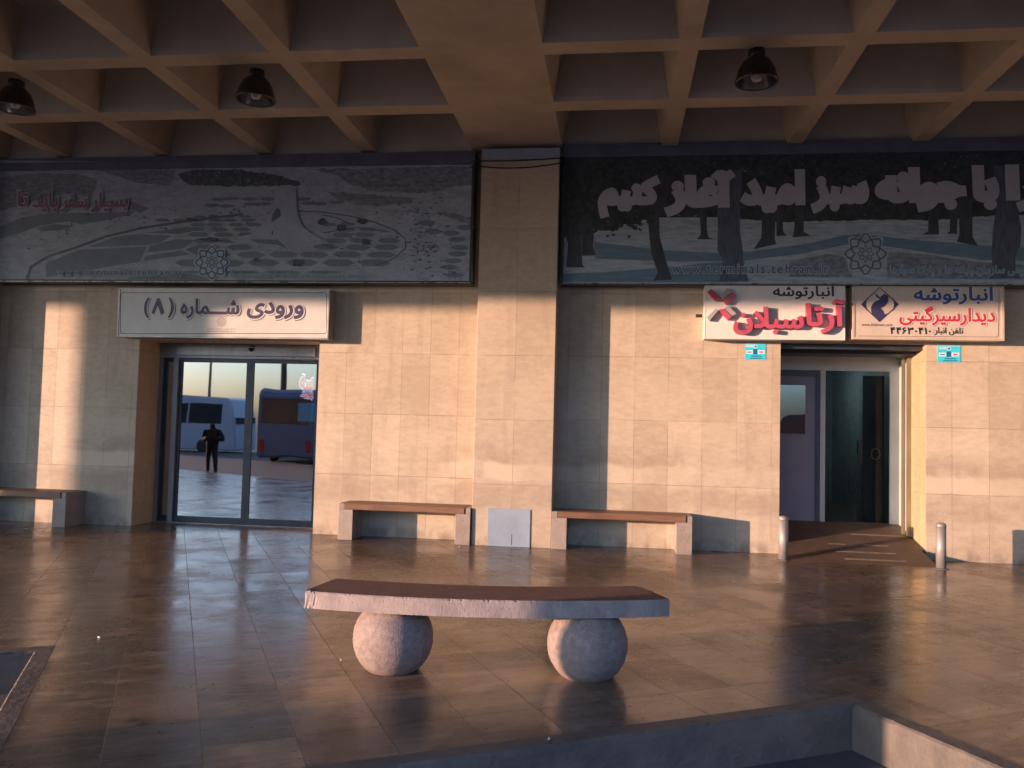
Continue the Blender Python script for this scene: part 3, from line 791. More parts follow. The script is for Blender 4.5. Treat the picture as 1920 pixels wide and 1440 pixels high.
def jag(pts, amp, step, rnd):
    out = []
    for a, c in zip(pts, pts[1:] + pts[:1]):
        n = max(1, int(math.hypot(c[0] - a[0], c[1] - a[1]) / step))
        for k in range(n):
            f = k / n; out.append((a[0] + (c[0] - a[0]) * f + rnd.uniform(-amp, amp) * .6 * (k > 0), a[1] + (c[1] - a[1]) * f + rnd.uniform(-amp, amp) * (k > 0)))
    return out
def blob(cx, cy, rx, ry, rnd, n=14, rough=.35, rot=0):
    pts = []
    for k in range(n):
        a = 2 * math.pi * k / n; r = 1 + rnd.uniform(-rough, rough)
        x = rx * r * math.cos(a); y = ry * r * math.sin(a)
        pts.append((cx + x * math.cos(rot) - y * math.sin(rot), cy + x * math.sin(rot) + y * math.cos(rot)))
    return pts
def rosette(pic, cx, cy, R, wd, m, halo=None):
    f = lambda rr, amp, ph: [(cx + R * (rr + amp * math.cos(8 * a + ph)) * math.cos(a), cy + R * (rr + amp * math.cos(8 * a + ph)) * math.sin(a)) for a in [2 * math.pi * k / 96 + math.pi / 8 for k in range(96)]]
    if halo:
        pic.layer(); pic.poly([(cx + (x - cx) * 1.17, cy + (y - cy) * 1.17) for x, y in f(.88, .12, 0)], halo)
    pic.layer(); pic.ribbon(f(.88, .12, 0), wd, m, True); pic.layer(); pic.ribbon(f(.64, .10, math.pi), wd, m, True)
    pic.layer(); pic.ribbon(f(.34, .07, 0), wd * .6, m, True); pic.layer(); pic.ribbon(f(.17, .05, math.pi), wd * .5, m, True)

def banner_body(name, x0, x1, z0, z1, label, Y=-.25):
    o = empty(name, ((x0 + x1) / 2, -.12, z0), label, 'billboard', 'picture billboards under the canopy')
    MB().box(x0, x1, Y + .001, -.002, z0 - .02, z1 + .0).build('casing', B_frame, o)
    h = MB(); h.box(x0 + .005, x1 - .0, Y - .03, Y + .0, z1 - .0, z1 + .115); h.box(x0, x1, Y + .002, -.002, z1 + .001, z1 + .19)
    h.build('top_trim', M_navy, o)
    f = MB(); f.box(x0, x1, Y - .012, Y + .0, z0 - .028, z0 - .0); f.box(x0, x0 + .035, Y - .012, Y, z0, z1 - .001); f.box(x1 - .035, x1, Y - .012, Y, z0, z1 - .001)
    f.build('frame', B_frame, o)
    MB().box(x0 + .02, x1 - .02, Y - .016, Y - .0122, z0 - .012, z0 - .005).build('bottom_trim', B_edge, o)
    return o
# --- left banner: aerial picture of a tower in a round park
bl = banner_body('billboard', -9.28, -2.0, 3.54, 5.18, 'long billboard with an aerial view of a white tower, left of the pillar')
pc = Pic(-.2515); rnd = random.Random(12)
pc.poly([(-60, 300), (886, 309), (886, 527), (-60, 523)], B_base)
CL = lambda x, y: (x / 4.174, y / 4.174 + 290); CR = lambda x, y: (x / 4.174 + 440, y / 4.174 + 290)
pc.layer()
pc.poly([CL(x, y) for x, y in ((-200, 690), (0, 560), (180, 490), (420, 455), (800, 455), (1060, 440), (1020, 470), (820, 515), (640, 545), (520, 520), (300, 560), (170, 610), (0, 660))], B_mid)
pc.poly([CL(x, y) for x, y in ((280, 575), (420, 545), (590, 555), (480, 590), (330, 600))], B_mid)
pc.poly([CL(x, y) for x, y in ((1020, 360), (1170, 420), (1100, 455), (1000, 420))], B_mid)
# park inside the ring
ell = [(110, 530), (140, 500), (190, 478), (260, 450), (330, 425), (400, 412), (520, 400), (620, 400), (700, 416), (745, 440), (762, 455), (755, 475), (720, 492), (690, 500), (640, 530)]
hexes = [((170, 470 + 40), 0)]
def inside(x, y):
    t = ((x - 440) / 325) ** 2 + ((y - 462) / 62) ** 2
    return t < .9
pc.layer()
rows_ = [400, 406, 413, 421, 430, 440, 451, 463.5, 477.5, 493, 510]
for r, yy in enumerate(rows_):
    gap = (rows_[min(r + 1, 10)] - rows_[max(r - 1, 0)]) / 2 if 0 < r < 10 else 7; sp_ = 26 + (yy - 400) * .46
    for q in range(-18, 19):
        xx = 530 + (q + .5 * (r % 2)) * sp_ + rnd.uniform(-3, 3); y2 = yy + rnd.uniform(-.6, .6)
        if not inside(xx, y2) or (xx < 345 and y2 > 416) or xx < 300: continue
        if abs(xx - 545) < 62 and 385 < y2 < 470: continue
        a_ = sp_ * .455; b_ = gap * .40
        pc.poly([(xx - a_, y2), (xx - a_ * .62, y2 - b_), (xx + a_ * .5, y2 - b_ * 1.02), (xx + a_, y2), (xx + a_ * .55, y2 + b_), (xx - a_ * .55, y2 + b_ * .95)], B_mid)
for p_ in (((355, 850), (620, 745), (1150, 718), (1095, 840), (700, 900), (362, 960)), ((700, 722), (900, 642), (1080, 622), (1350, 632), (1250, 690), (1160, 706)), ((1130, 612), (1280, 592), (1480, 562), (1500, 602), (1390, 622)),
           ((1175, 712), (1370, 662), (1530, 668), (1430, 735), (1150, 765)), ((1140, 790), (1420, 750), (1490, 780), (1115, 835)), ((1450, 740), (1580, 697), (1540, 790)), ((1000, 960), (1480, 930), (1700, 985), (1000, 985))):
    pc.poly([CL(*q_) for q_ in p_], B_mid)
for xx, yy in ((800, 418), (812, 434), (846, 437), (856, 449), (862, 464), (858, 476), (850, 489), (842, 501), (852, 516), (872, 426)):
    pc.poly(blob(xx, yy, 17, 5.2, rnd, 8, .12), B_mid)
for xx, yy in ((468, 373), (502, 373), (470, 383), (494, 382), (570, 373), (578, 381), (600, 382), (632, 379), (412, 374), (436, 372), (398, 385), (425, 386), (660, 372), (680, 381), (710, 371)):
    pc.poly(blob(xx, yy, 15, 3.6, rnd, 8, .15), B_mid)
pc.layer()
ring_pts = [CL(x, y) for x, y in ((200, 1000), (240, 880), (380, 795), (570, 735), (830, 640), (1100, 575), (1400, 530), (1700, 490), (1900, 465))]
pc.ribbon(ring_pts, 4.5, B_line)
ring2 = [CR(x, y) for x, y in ((490, 440), (700, 450), (900, 480), (1100, 530), (1250, 590), (1335, 660), (1340, 730), (1250, 810), (1100, 870))]
pc.ribbon(ring2, 2.2, B_line)
pc.ribbon([CR(x, y) for x, y in ((690, 470), (800, 495), (900, 540))], 2, B_line)
pc.ribbon([CR(x, y) for x, y in ((690, 612), (830, 590), (960, 570), (1200, 602))], 1.8, B_line)
pc.layer()
pc.poly(jag([CL(x, y) for x, y in ((1390, 150), (1500, 122), (1700, 116), (1900, 114))] + [CR(x, y) for x, y in ((60, 120), (170, 140), (330, 160), (500, 205), (520, 240), (300, 246), (-20, 245))] + [CL(x, y) for x, y in ((1800, 250), (1500, 240), (1420, 190))], 1.6, 5, rnd), B_darkp)
pc.poly(jag([CL(x, y) for x, y in ((760, 120), (1380, 118), (1330, 240), (1180, 230), (1060, 215), (900, 165))], 1.8, 6, rnd), B_city)
pc.poly(jag([CL(x, y) for x, y in ((0, 180), (250, 150), (600, 150), (760, 210), (700, 330), (500, 300), (130, 400), (0, 440))], 1.8, 6, rnd), B_city)
pc.poly(jag([CR(x, y) for x, y in ((600, 112), (1100, 108), (1860, 92), (1860, 240), (1700, 250), (1500, 300), (1350, 300), (1100, 290), (900, 230), (820, 170))], 1.8, 6, rnd), B_city)
pc.poly(jag([CR(x, y) for x, y in ((720, 290), (900, 300), (1400, 335), (1390, 375), (1100, 400), (800, 350))], 1.8, 6, rnd), B_city)
pc.poly(jag([CR(x, y) for x, y in ((1600, 440), (1860, 490), (1860, 550), (1640, 480))], 1.8, 6, rnd), B_city)
pc.layer()
for (cx_, cy_, n_, sx, sy) in ((780, 410, 60, 70, 45), (790, 470, 55, 50, 30), (300, 415, 25, 160, 22), (560, 455, 22, 160, 24), (90, 430, 26, 90, 40), (660, 480, 18, 80, 22), (820, 510, 22, 50, 14), (450, 400, 20, 90, 20)):
    for _ in range(n_):
        x, y = cx_ + rnd.gauss(0, .5) * sx, cy_ + rnd.gauss(0, .5) * sy
        if 0 < x < 884 and 318 < y < 522: pc.poly(blob(x, y, rnd.uniform(1, 4.5), rnd.uniform(.7, 2.0), rnd, 7, .4), B_line)
for x, y, a, b_ in ((397, 449, 22, 4), (558, 492, 9, 8), (638, 428, 8, 6), (685, 454, 8, 6), (604, 415, 8, 6), (680, 415, 10, 5), (480, 488, 6, 4), (360, 412, 12, 4)):
    pc.poly(blob(x, y, a, b_, rnd, 11, .35), B_darkp)
pc.layer()
pc.poly([CR(x, y) for x, y in ((-60, 655), (20, 645), (120, 622), (210, 560), (262, 505), (300, 400), (318, 320), (345, 300), (352, 262), (480, 262), (486, 430), (500, 490), (540, 570), (640, 640), (740, 690), (600, 715), (420, 738), (250, 700), (0, 690))], B_tower)
pc.layer()
pc.poly([CR(x, y) for x, y in ((285, 530), (296, 470), (330, 415), (358, 430), (362, 480), (330, 505))], B_line)
pc.poly([CR(x, y) for x, y in ((120, 662), (340, 665), (380, 700), (420, 740), (330, 705), (180, 690))], B_mid)
pc.poly([CR(x, y) for x, y in ((290, 600), (300, 595), (302, 625), (290, 628))], B_line)
rosette(pc, 397, 492, 30, 2.6, B_back, B_halo)
pc.build('printed_picture', bl)
YB_ = pc.dep() - .001
for txt, bx in (('بسیار', (170, 241, 360, 398)), ('سفر', (113, 165, 364, 399)), ('باید', (60, 110, 358, 397)), ('تا', (32, 54, 358, 387))):
    letters('lettering', txt, (bx[0] - 2, bx[1] + 2, bx[2] - 2, bx[3] + 2), YB_, B_halo, bl, .075)
    letters('lettering', txt, bx, YB_ - .0015, B_red, bl, .032)
letters('lettering', 'www.terminals.tehran.ir', (106, 345, 503, 518), YB_, B_halo, bl, .07, spacing=1.35)
letters('lettering', 'www.terminals.tehran.ir', (108, 343, 505, 516), YB_ - .0015, B_line, bl, .01, spacing=1.35)
letters('lettering', 'روابط عمومی سازمان پایانه ها و پارک سوارها', (432, 684, 509, 525), YB_, B_halo, bl, .05)
letters('lettering', 'روابط عمومی سازمان پایانه ها و پارک سوارها', (433, 683, 510, 524), YB_ - .0015, B_mid, bl, -.004)

# --- right banner: park with trees
br_ = banner_body('billboard', -.78, 6.5, 3.54, 5.25, 'long billboard with a tree park picture and big pale lettering, right of the pillar')
pc = Pic(-.2515); rnd = random.Random(4)
C = lambda x, y: (x / 4.364 + 1040, y / 4.364 + 270); D_ = lambda x, y: (x / 4.364 + 1480, y / 4.364 + 270)
pc.poly([(1054, 293), (1980, 276), (1980, 533), (1054, 533)], B_grass)
pc.layer()
pc.poly([(1054, 293), (1980, 276), (1980, 402)] + jag([(1870, 404), (1750, 413), (1640, 412), (1560, 414), (1480, 417), (1390, 411), (1290, 402)], 1.2, 7, rnd) + jag([(1230, 408), (1190, 420), (1140, 432), (1090, 440), (1060, 446)], 5, 4, rnd)[:-8] + [(1054, 446)], B_leaf)
pc.poly([C(x, y) for x, y in ((320, 800), (900, 870), (1300, 890), (1600, 880), (2100, 810), (2350, 750), (2500, 735), (2900, 780), (3500, 830), (3960, 850), (3960, 960), (3500, 950), (3000, 880), (2600, 820), (2400, 820), (2000, 900), (1500, 960), (1000, 960), (330, 940))], B_grass2)
pc.poly([C(x, y) for x, y in ((60, 1060), (400, 1050), (900, 1010), (1400, 960), (1560, 960), (1500, 1130), (60, 1128))], B_grass2)
pc.poly([D_(x, y) for x, y in ((0, 960), (300, 900), (450, 920), (520, 1090), (0, 1090))], B_city)
pc.poly([D_(x, y) for x, y in ((800, 880), (1100, 900), (1500, 960), (2100, 1000), (2100, 1110), (800, 1100))], B_city)
pc.layer()
def trunk(pts, m=None): pc.poly(pts, m or B_trunk)
trunk([C(x, y) for x, y in ((75, 560), (230, 560), (215, 760), (228, 990), (250, 1010), (95, 1010), (110, 820), (85, 740))])
trunk([C(x, y) for x, y in ((230, 560), (330, 600), (315, 830), (335, 910), (225, 915), (215, 700))])
trunk([C(x, y) for x, y in ((760, 520), (780, 250), (960, 260), (890, 560), (855, 600), (860, 760), (905, 930), (960, 1110), (810, 1118), (845, 1050), (790, 900), (770, 700))])
trunk([C(x, y) for x, y in ((1185, 520), (1245, 520), (1245, 700), (1260, 765), (1320, 780), (1165, 780), (1195, 740))])
trunk([C(x, y) for x, y in ((1700, 560), (1810, 560), (1800, 770), (1815, 820), (1630, 860), (1690, 770))])
trunk([C(x, y) for x, y in ((1812, 480), (1870, 480), (1868, 710), (1900, 750), (1815, 752))])
trunk([D_(x, y) for x, y in ((50, 470), (120, 480), (118, 720), (175, 752), (25, 765), (40, 700))])
trunk([D_(x, y) for x, y in ((1140, 540), (1215, 540), (1225, 740), (1085, 742), (1135, 715))])
trunk([D_(x, y) for x, y in ((1320, 520), (1380, 520), (1372, 735), (1285, 735), (1312, 715))])
trunk([D_(x, y) for x, y in ((1385, 420), (1495, 430), (1500, 760), (1545, 835), (1370, 800), (1392, 740))])
pc.layer()
trunk([C(x, y) for x, y in ((1330, 480), (1330, 230), (1540, 200), (1520, 480), (1515, 700), (1540, 880), (1545, 980), (1590, 1125), (1345, 1125), (1380, 960), (1330, 870), (1335, 700))], B_bark)
trunk([D_(x, y) for x, y in ((1690, 560), (1670, 180), (1880, 170), (1880, 460), (1870, 560), (1900, 680), (1890, 830), (1850, 920), (1850, 1030), (1890, 1100), (1640, 1100), (1660, 1000), (1655, 880), (1665, 700))], B_bark)
# hanging leaves below the crowns, with pale gaps
for _ in range(110):
    x, y = 1060 + rnd.random() * 165, 395 + abs(rnd.gauss(0, 20))
    if y < 450: pc.poly(blob(x, y, rnd.uniform(2, 7), rnd.uniform(1.5, 4), rnd, 8, .5), B_leaf)
pc.layer()
for _ in range(90):
    x, y = rnd.choice(((1090, 420), (1185, 428), (1130, 380), (1330, 300), (1410, 320), (1560, 330), (1840, 300), (1700, 300), (1600, 360), (1240, 400)))
    x += rnd.gauss(0, 28); y += rnd.gauss(0, 16)
    if 300 < y < 440 and x > 1060: pc.poly(blob(x, y, rnd.uniform(.6, 2.2), rnd.uniform(.5, 1.5), rnd, 6, .5), B_city)
rosette(pc, 1623, 476, 38, 2.6, B_back, B_grass)
pc.build('printed_picture', br_)
YB_ = pc.dep() - .001
for txt, bx in (('کنیم', (1120, 1239, 328, 410)), ('آغاز', (1244, 1380, 317, 407)), ('امید', (1387, 1511, 317, 400)), ('سبز', (1519, 1630, 329, 401)), ('جوانه', (1640, 1813, 312, 399)), ('با', (1822, 1874, 309, 394)), ('ا', (1884, 1913, 308, 376)), ('ر', (1904, 1945, 340, 398))):
    letters('lettering', txt, bx, YB_, B_lett, br_, .10)
letters('lettering', 'www.terminals.tehran.ir', (1258, 1555, 493, 514), YB_, B_halo, br_, .07, spacing=1.35)
letters('lettering', 'www.terminals.tehran.ir', (1260, 1553, 495, 512), YB_ - .0015, B_back, br_, .01, spacing=1.35)
letters('lettering', 'روابط عمومی سازمان پایانه ها و پارک سوارها', (1668, 1985, 497, 518), YB_, B_halo, br_, .05)
letters('lettering', 'روابط عمومی سازمان پایانه ها و پارک سوارها', (1670, 1983, 499, 516), YB_ - .0015, B_grass2, br_, -.004)

# ---------------------------------------------------------------- light-box signs
S_face = mat('silver_white_acrylic', (.60, .59, .57), (.53, .52, .51), 3, .33, .03)
S_face2 = mat('white_acrylic', (.72, .68, .65), (.66, .62, .60), 2, .4, .02)
S_face3 = mat('cream_acrylic', (.56, .48, .42), (.50, .42, .37), 3, .45, .03)
S_frame = mat('sign_aluminium', (.40, .38, .36), (.28, .27, .26), 6, .38, .05, metal=.5)
S_cream = mat('cream_sign_metal', (.55, .46, .36), (.45, .37, .29), 4, .45, .04)
S_navy = mat('navy_vinyl', (.045, .04, .11), (.035, .03, .09), 4, .4)
S_ink = mat('black_vinyl', (.02, .02, .035), (.015, .015, .03), 4, .4)
S_red = mat('red_vinyl', (.50, .035, .06), (.42, .03, .05), 4, .4)
S_blue = mat('blue_vinyl', (.045, .07, .25), (.035, .055, .2), 4, .4)
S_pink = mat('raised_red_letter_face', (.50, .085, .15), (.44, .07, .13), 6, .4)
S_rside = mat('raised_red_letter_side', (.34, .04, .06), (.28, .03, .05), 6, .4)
S_grey = mat('raised_grey_face', (.38, .36, .36), (.33, .31, .31), 6, .45)
S_shadow = mat('pale_outline_vinyl', (.66, .62, .60), (.6, .57, .55), 4, .45)

def rrect(pic, x0, x1, y0, y1, r, wd, m):
    pts = []
    for cx_, cy_, a0 in ((x1 - r, y0 + r, -90), (x1 - r, y1 - r, 0), (x0 + r, y1 - r, 90), (x0 + r, y0 + r, 180)):
        for k in range(6):
            a = rad(a0 + 90 * k / 5); pts.append((cx_ + r * math.cos(a), cy_ + r * math.sin(a)))
    pic.ribbon(pts, wd, m, True)
def sign_box(name, px, label, face, frame, Y=-.22, fw=.022, lip=.008):
    a = at(px[0], px[3], Y); b_ = at(px[1], px[2], Y); x0, x1, z0, z1 = a.x, b_.x, a.z, b_.z
    o = empty(name, ((x0 + x1) / 2, -.1, z0), label, 'sign')
    MB().box(x0, x1, Y + .012, -.003, z0, z1, bev=.004).build('casing', frame, o)
    MB().box(x0 + fw * .6, x1 - fw * .6, Y, Y + .0118, z0 + fw * .6, z1 - fw * .6).build('face', face, o)
    f = MB()
    for (p, q, r, s) in ((x0 - .001, x1 + .001, z0 - .001, z0 + fw), (x0 - .001, x1 + .001, z1 - fw, z1 + .001), (x0 - .001, x0 + fw, z0 + fw + .0005, z1 - fw - .0005), (x1 - fw, x1 + .001, z0 + fw + .0005, z1 - fw - .0005)):
        f.box(p, q, Y - lip, Y + .02, r, s, bev=.002)
    f.build('frame', frame, o)
    return o
# entrance sign
s1 = sign_box('entrance_sign', (219, 619, 541.5, 631.5), 'silver light box over the sliding door with navy lettering', S_face, S_frame)
Y = -.222
pc = Pic(Y); rrect(pc, 226, 612.5, 549, 625.5, 4, 1.1, S_ink)
rosette(pc, 415.5, 603, 9.5, .45, mat('grey_vinyl', (.2, .19, .22), (.17, .16, .2), 4))
pc.build('printed_border', s1)
for txt, bx in (('ورودی', (462, 570, 566, 598)), ('شـــماره', (337, 450, 560, 598)), ('(', (269, 281, 558, 596)), (')', (314, 327, 558, 596))):
    letters('lettering', txt, (bx[0] + .4, bx[1] + 3.6, bx[2] + .2, bx[3] + 3.4), Y - .002, S_navy, s1, .06)
    letters('lettering', txt, (bx[0] - 1.0, bx[1] + 2.4, bx[2] - .8, bx[3] + 2.4), Y - .003, S_shadow, s1, .07)
    letters('lettering', txt, bx, Y - .0045, S_navy, s1, .036)
pc = Pic(Y - .003); e8 = [(285.5, 589), (296, 560), (299, 560), (307, 587), (303, 590), (296, 572), (289.5, 591)]
e8 = [(284, 586), (294.5, 559), (299.5, 559), (308, 586), (302, 591), (295.8, 573), (288.5, 590)]
pc.poly(e8, S_navy); pc.build('lettering', s1)
for txt, y0, y1 in (('روابط عمومی سازمان پایانه ها', 615, 618.6), ('www.terminals.tehran.ir', 619.6, 622.6)):
    letters('lettering', txt, (388, 442, y0, y1), Y - .002, mat('grey_small_print', (.25, .24, .26), None, 4), s1, .0)
# left shop sign with raised letters
s2 = sign_box('shop_sign', (1320.5, 1585, 535.5, 635), 'white shop sign with raised red letters and a folded cross emblem', S_face2, S_face2, fw=.012, lip=.003)
q5 = lambda x, y: (x / 6.62 + 1310, y / 6.62 + 525)
letters('lettering', 'انبارتوشه', (1449, 1564, 536, 561), Y - .002, S_ink, s2, .022)
for txt, bx in (('آرتا', (1509, 1583, 563, 626)), ('سبلان', (1374, 1505, 577, 628))):
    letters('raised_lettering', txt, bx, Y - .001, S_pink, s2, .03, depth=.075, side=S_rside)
em = MB(); mats_ = [S_red, S_grey, S_pink, mat('plum_emblem_face', (.30, .13, .20), None, 4), mat('white_emblem_side', (.6, .58, .56), None, 4)]
for pts, mi_ in (([(105, 155), (150, 118), (245, 212), (205, 262)], 0), ([(252, 205), (350, 110), (405, 152), (290, 258)], 1), ([(300, 262), (400, 165), (455, 203), (335, 312)], 2), ([(206, 264), (247, 214), (289, 260), (280, 268)], 3),
                ([(310, 358), (362, 326), (462, 428), (408, 452)], 1), ([(240, 378), (308, 362), (402, 462), (355, 502)], 2), ([(95, 468), (205, 365), (238, 380), (132, 512)], 1)):
    P_ = [at(*q5(*p), Y - .001) for p in pts]
    em.prism(P_, (0, -.06, 0), mi_)
em.build('emblem', mats_, s2)
MB().box(1.03, 1.115, -.14, -.11, 3.10, 3.14).build('bracket', M_black, s2)
# right shop sign
s3 = sign_box('shop_sign', (1598, 1882.5, 535.5, 636), 'cream shop sign with blue and red lettering and a diamond emblem', S_face3, S_cream, fw=.028)
q6 = lambda x, y: (x / 6.4 + 1590, y / 6.4 + 525)
pc = Pic(Y - .0); pc.layer(); pc.layer()
pc.ribbon([q6(120, 672), q6(1780, 684), q6(1806, 665), q6(1812, 100)], .8, mat('brown_pinline', (.16, .09, .07), None, 4))
pc.layer()
pc.ribbon([q6(x, y) for x, y in ((380, 88), (602, 292), (378, 498), (162, 292))], 1.7, S_navy, True)
pc.layer()
arc = lambda cx_, cy_, r, a0, a1, n=10: [(cx_ + r * math.cos(rad(a0 + (a1 - a0) * k / n)), cy_ + r * 1.0 * math.sin(rad(a0 + (a1 - a0) * k / n))) for k in range(n + 1)]
pc.poly([q6(*p) for p in [(602, 292)] + arc(383, 292, 168, 32, -32)], S_navy)
pc.poly([q6(*p) for p in [(162, 292)] + arc(383, 292, 168, 212, 148)], S_navy)
pc.poly([q6(x, y) for x, y in ((262, 392), (290, 425), (278, 370), (276, 330), (292, 290), (320, 262), (372, 238), (400, 215), (430, 180), (462, 174), (484, 200), (484, 245), (466, 285), (430, 318), (392, 335), (402, 350), (428, 378), (436, 412), (500, 392), (378, 500))], S_navy)
pc.poly([q6(x, y) for x, y in ((325, 158), (384, 208), (440, 160), (446, 172), (420, 205), (376, 228), (335, 196))], S_navy)
pc.build('emblem', s3)
for txt, bx, mm in (('انبارتوشه', (1713, 1862, 538, 571), S_blue), ('دیدارسیرگیتی', (1686, 1866, 574, 610), S_red)):
    letters('lettering', txt, (bx[0] - 1, bx[1] + 2, bx[2] - .5, bx[3] + 1.5), Y - .005, S_shadow, s3, .07)
    letters('lettering', txt, bx, Y - .0065, mm, s3, .03)
letters('lettering', 'تلفن انبار:', (1750, 1806, 614, 628.5), Y - .004, S_ink, s3, .014)
letters('lettering', '۴۴۶۳۰۴۱۰', (1669, 1745, 614, 626), Y - .004, S_ink, s3, .02, spacing=1.15)
letters('lettering', 'www.didarseir.com', (1616, 1673, 606.5, 611), Y - .004, S_ink, s3, .005, spacing=1.2)

# ---------------------------------------------------------------- blue stickers
K_cyan = mat('cyan_print', (.05, .62, .82), (.04, .54, .76), 8, .3); K_pale = mat('pale_cyan_print', (.45, .72, .78), (.35, .62, .7), 8, .3)
K_wht = mat('white_print', (.75, .76, .78), (.68, .69, .71), 8, .3); K_dk = mat('deep_blue_print', (.03, .12, .28), (.02, .09, .2), 8, .3)
def sticker(px, label):
    x0, x1, y0, y1 = px; a = at(x0, y1, -.006); b_ = at(x1, y0, -.006)
    o = empty('notice_plate', ((a.x + b_.x) / 2, -.003, a.z), label, 'notice', 'small cyan notices beside the right doorway')
    MB().box(a.x, b_.x, -.006, -.0005, a.z, b_.z).build('plate', K_cyan, o)
    f = lambda u, v: (x0 + u * (x1 - x0), y0 + v * (y1 - y0))
    p = Pic(-.0065); R4 = lambda a, b, c, d, m: p.poly([f(a, c), f(b, c), f(b, d), f(a, d)], m)
    R4(.05, .38, .06, .22, K_pale); R4(.06, .36, .42, .64, K_wht); R4(.62, .94, .42, .64, K_wht); R4(.30, .80, .76, .82, K_dk); R4(.24, .86, .89, .95, K_dk)
    R4(0, 1, 0, .03, K_pale); R4(.4, .58, .34, .68, K_dk)
    p.layer(); p.poly([f(.5 + .11 * math.cos(k), .17 + .13 * math.sin(k)) for k in [i * .5 for i in range(12)]], K_pale)
    R4(.11, .32, .50, .56, K_dk); R4(.68, .88, .49, .57, S_red)
    p.layer(); p.poly([f(.5 + .05 * math.cos(k), .17 + .06 * math.sin(k)) for k in [i * .5 for i in range(12)]], K_dk)
    p.build('printing', o)
    return o
sticker((1397, 1436, 644.5, 674), 'small cyan notice plate left of the right doorway, under the raised letter sign')
sticker((1758, 1801, 648.5, 679), 'small cyan notice plate right of the doorway, under the cream sign')

# ---------------------------------------------------------------- cables on the pillar
for (za, zb, zm, lab) in ((5.175, 5.20, 5.17, 'upper thin black cable drooping across the pillar top'), (5.11, 5.135, 5.07, 'lower thin black cable drooping across the pillar top')):
    c_ = MB(); n = 16; pts = []
    for k in range(n + 1):
        f = k / n; pts.append((-1.98 + f * 1.2, -.415, za + (zb - za) * f - (.5 * (za + zb) - zm) * 4 * f * (1 - f)))
    c_.tube([(-2.05, -.27, za + .02)] + pts + [(-.74, -.27, zb + .03)], .008, 8)
    tag(c_.build('cable', M_black), lab, 'cable')

# ---------------------------------------------------------------- lit shop sign inside the hall, seen through the sliding door
nb_ = empty('neon_sign', (-4.55, 2.2, 2.2), 'red and white lit shop sign inside the hall, seen through the sliding door glass', 'neon sign')
N_w = glow('neon_white', (.8, .85, 1), 1.6); N_r = glow('neon_red', (1, .03, .05), 1.5); N_b = glow('neon_blue_panel', (.02, .16, .35), .8)
MB().box(-5.15, -4.6, 1.52, 1.56, 1.25, 2.62).build('backing', M_dark, nb_)
letters('lettering', 'سه', (560, 590, 700, 735), 1.51, N_w, nb_, .10)
letters('lettering', 'سه', (562, 589, 703, 732), 1.505, N_r, nb_, .03)
letters('lettering', 'پوید', (562, 588, 733, 750), 1.51, N_w, nb_, .09); letters('lettering', 'پوید', (563, 587, 735, 748), 1.505, N_r, nb_, .03)
a = at(558, 790, 1.51); b_ = at(590, 756, 1.51); MB().box(a.x, b_.x, 1.505, 1.515, a.z, b_.z).build('screen', N_b, nb_)

# ---------------------------------------------------------------- litter on the paving
M_butt = mat('pale_paper', (.6, .58, .52), (.45, .4, .33), 20, .8)
for i, (x, y, l, lab) in enumerate(((-3.63, -5.75, .03, 'cigarette end lying on the paving at the left, near the notch'), (-.31, -7.05, .02, 'pale scrap of litter near the kerb edge below the ball bench'), (-1.99, -.66, .035, 'pale scrap of litter on the floor before the pillar bench'), (-1.79, -5.93, .02, 'tiny pale scrap left of the ball bench'))):
    b_ = MB(); a = random.uniform(0, 3); b_.tube([(x, y, .008), (x + l * math.cos(a), y + l * math.sin(a), .008)], .006, 7)
    tag(b_.build('litter', M_butt), lab, 'litter', 'bits of litter on the paving')

# ---------------------------------------------------------------- the square behind the camera (seen in the door glass, and shading the wall)
def canopy_column(x, label, w=.48):
    cc = empty('canopy_column', (x, -10.1, 0), label, 'column', 'square columns carrying the canopy edge')
    MB().box(x - w, x + w, -10.1 - w, -10.1 + w, -.27, 5.0, bev=.02).build('shaft', M_conc, cc)
    MB().box(x - .62, x + .62, -10.7, -9.5, 5.0, 5.38).build('capital', M_conc, cc)
    return cc
canopy_column(-24.85, 'far left square column under the canopy edge, its shadow falling by the sliding door')
canopy_column(-6.38, 'square column under the canopy edge at the left, its shadow crossing the ball bench', .43)
canopy_column(12.2, 'square column under the canopy edge far to the right')
V_white = mat('white_blue_coach_paint', (.42, .46, .52), (.36, .40, .46), 1, .3); V_blue = mat('blue_coach_paint', (.12, .155, .23), (.095, .125, .19), 1, .3)
V_win = mat('tinted_vehicle_glass', (.02, .025, .03), (.03, .035, .04), 2, .08); V_tyre = mat('tyre', (.02, .02, .02), (.03, .03, .03), 8, .8); V_lamp = mat('red_tail_lens', (.4, .02, .02), None, 5, .2)
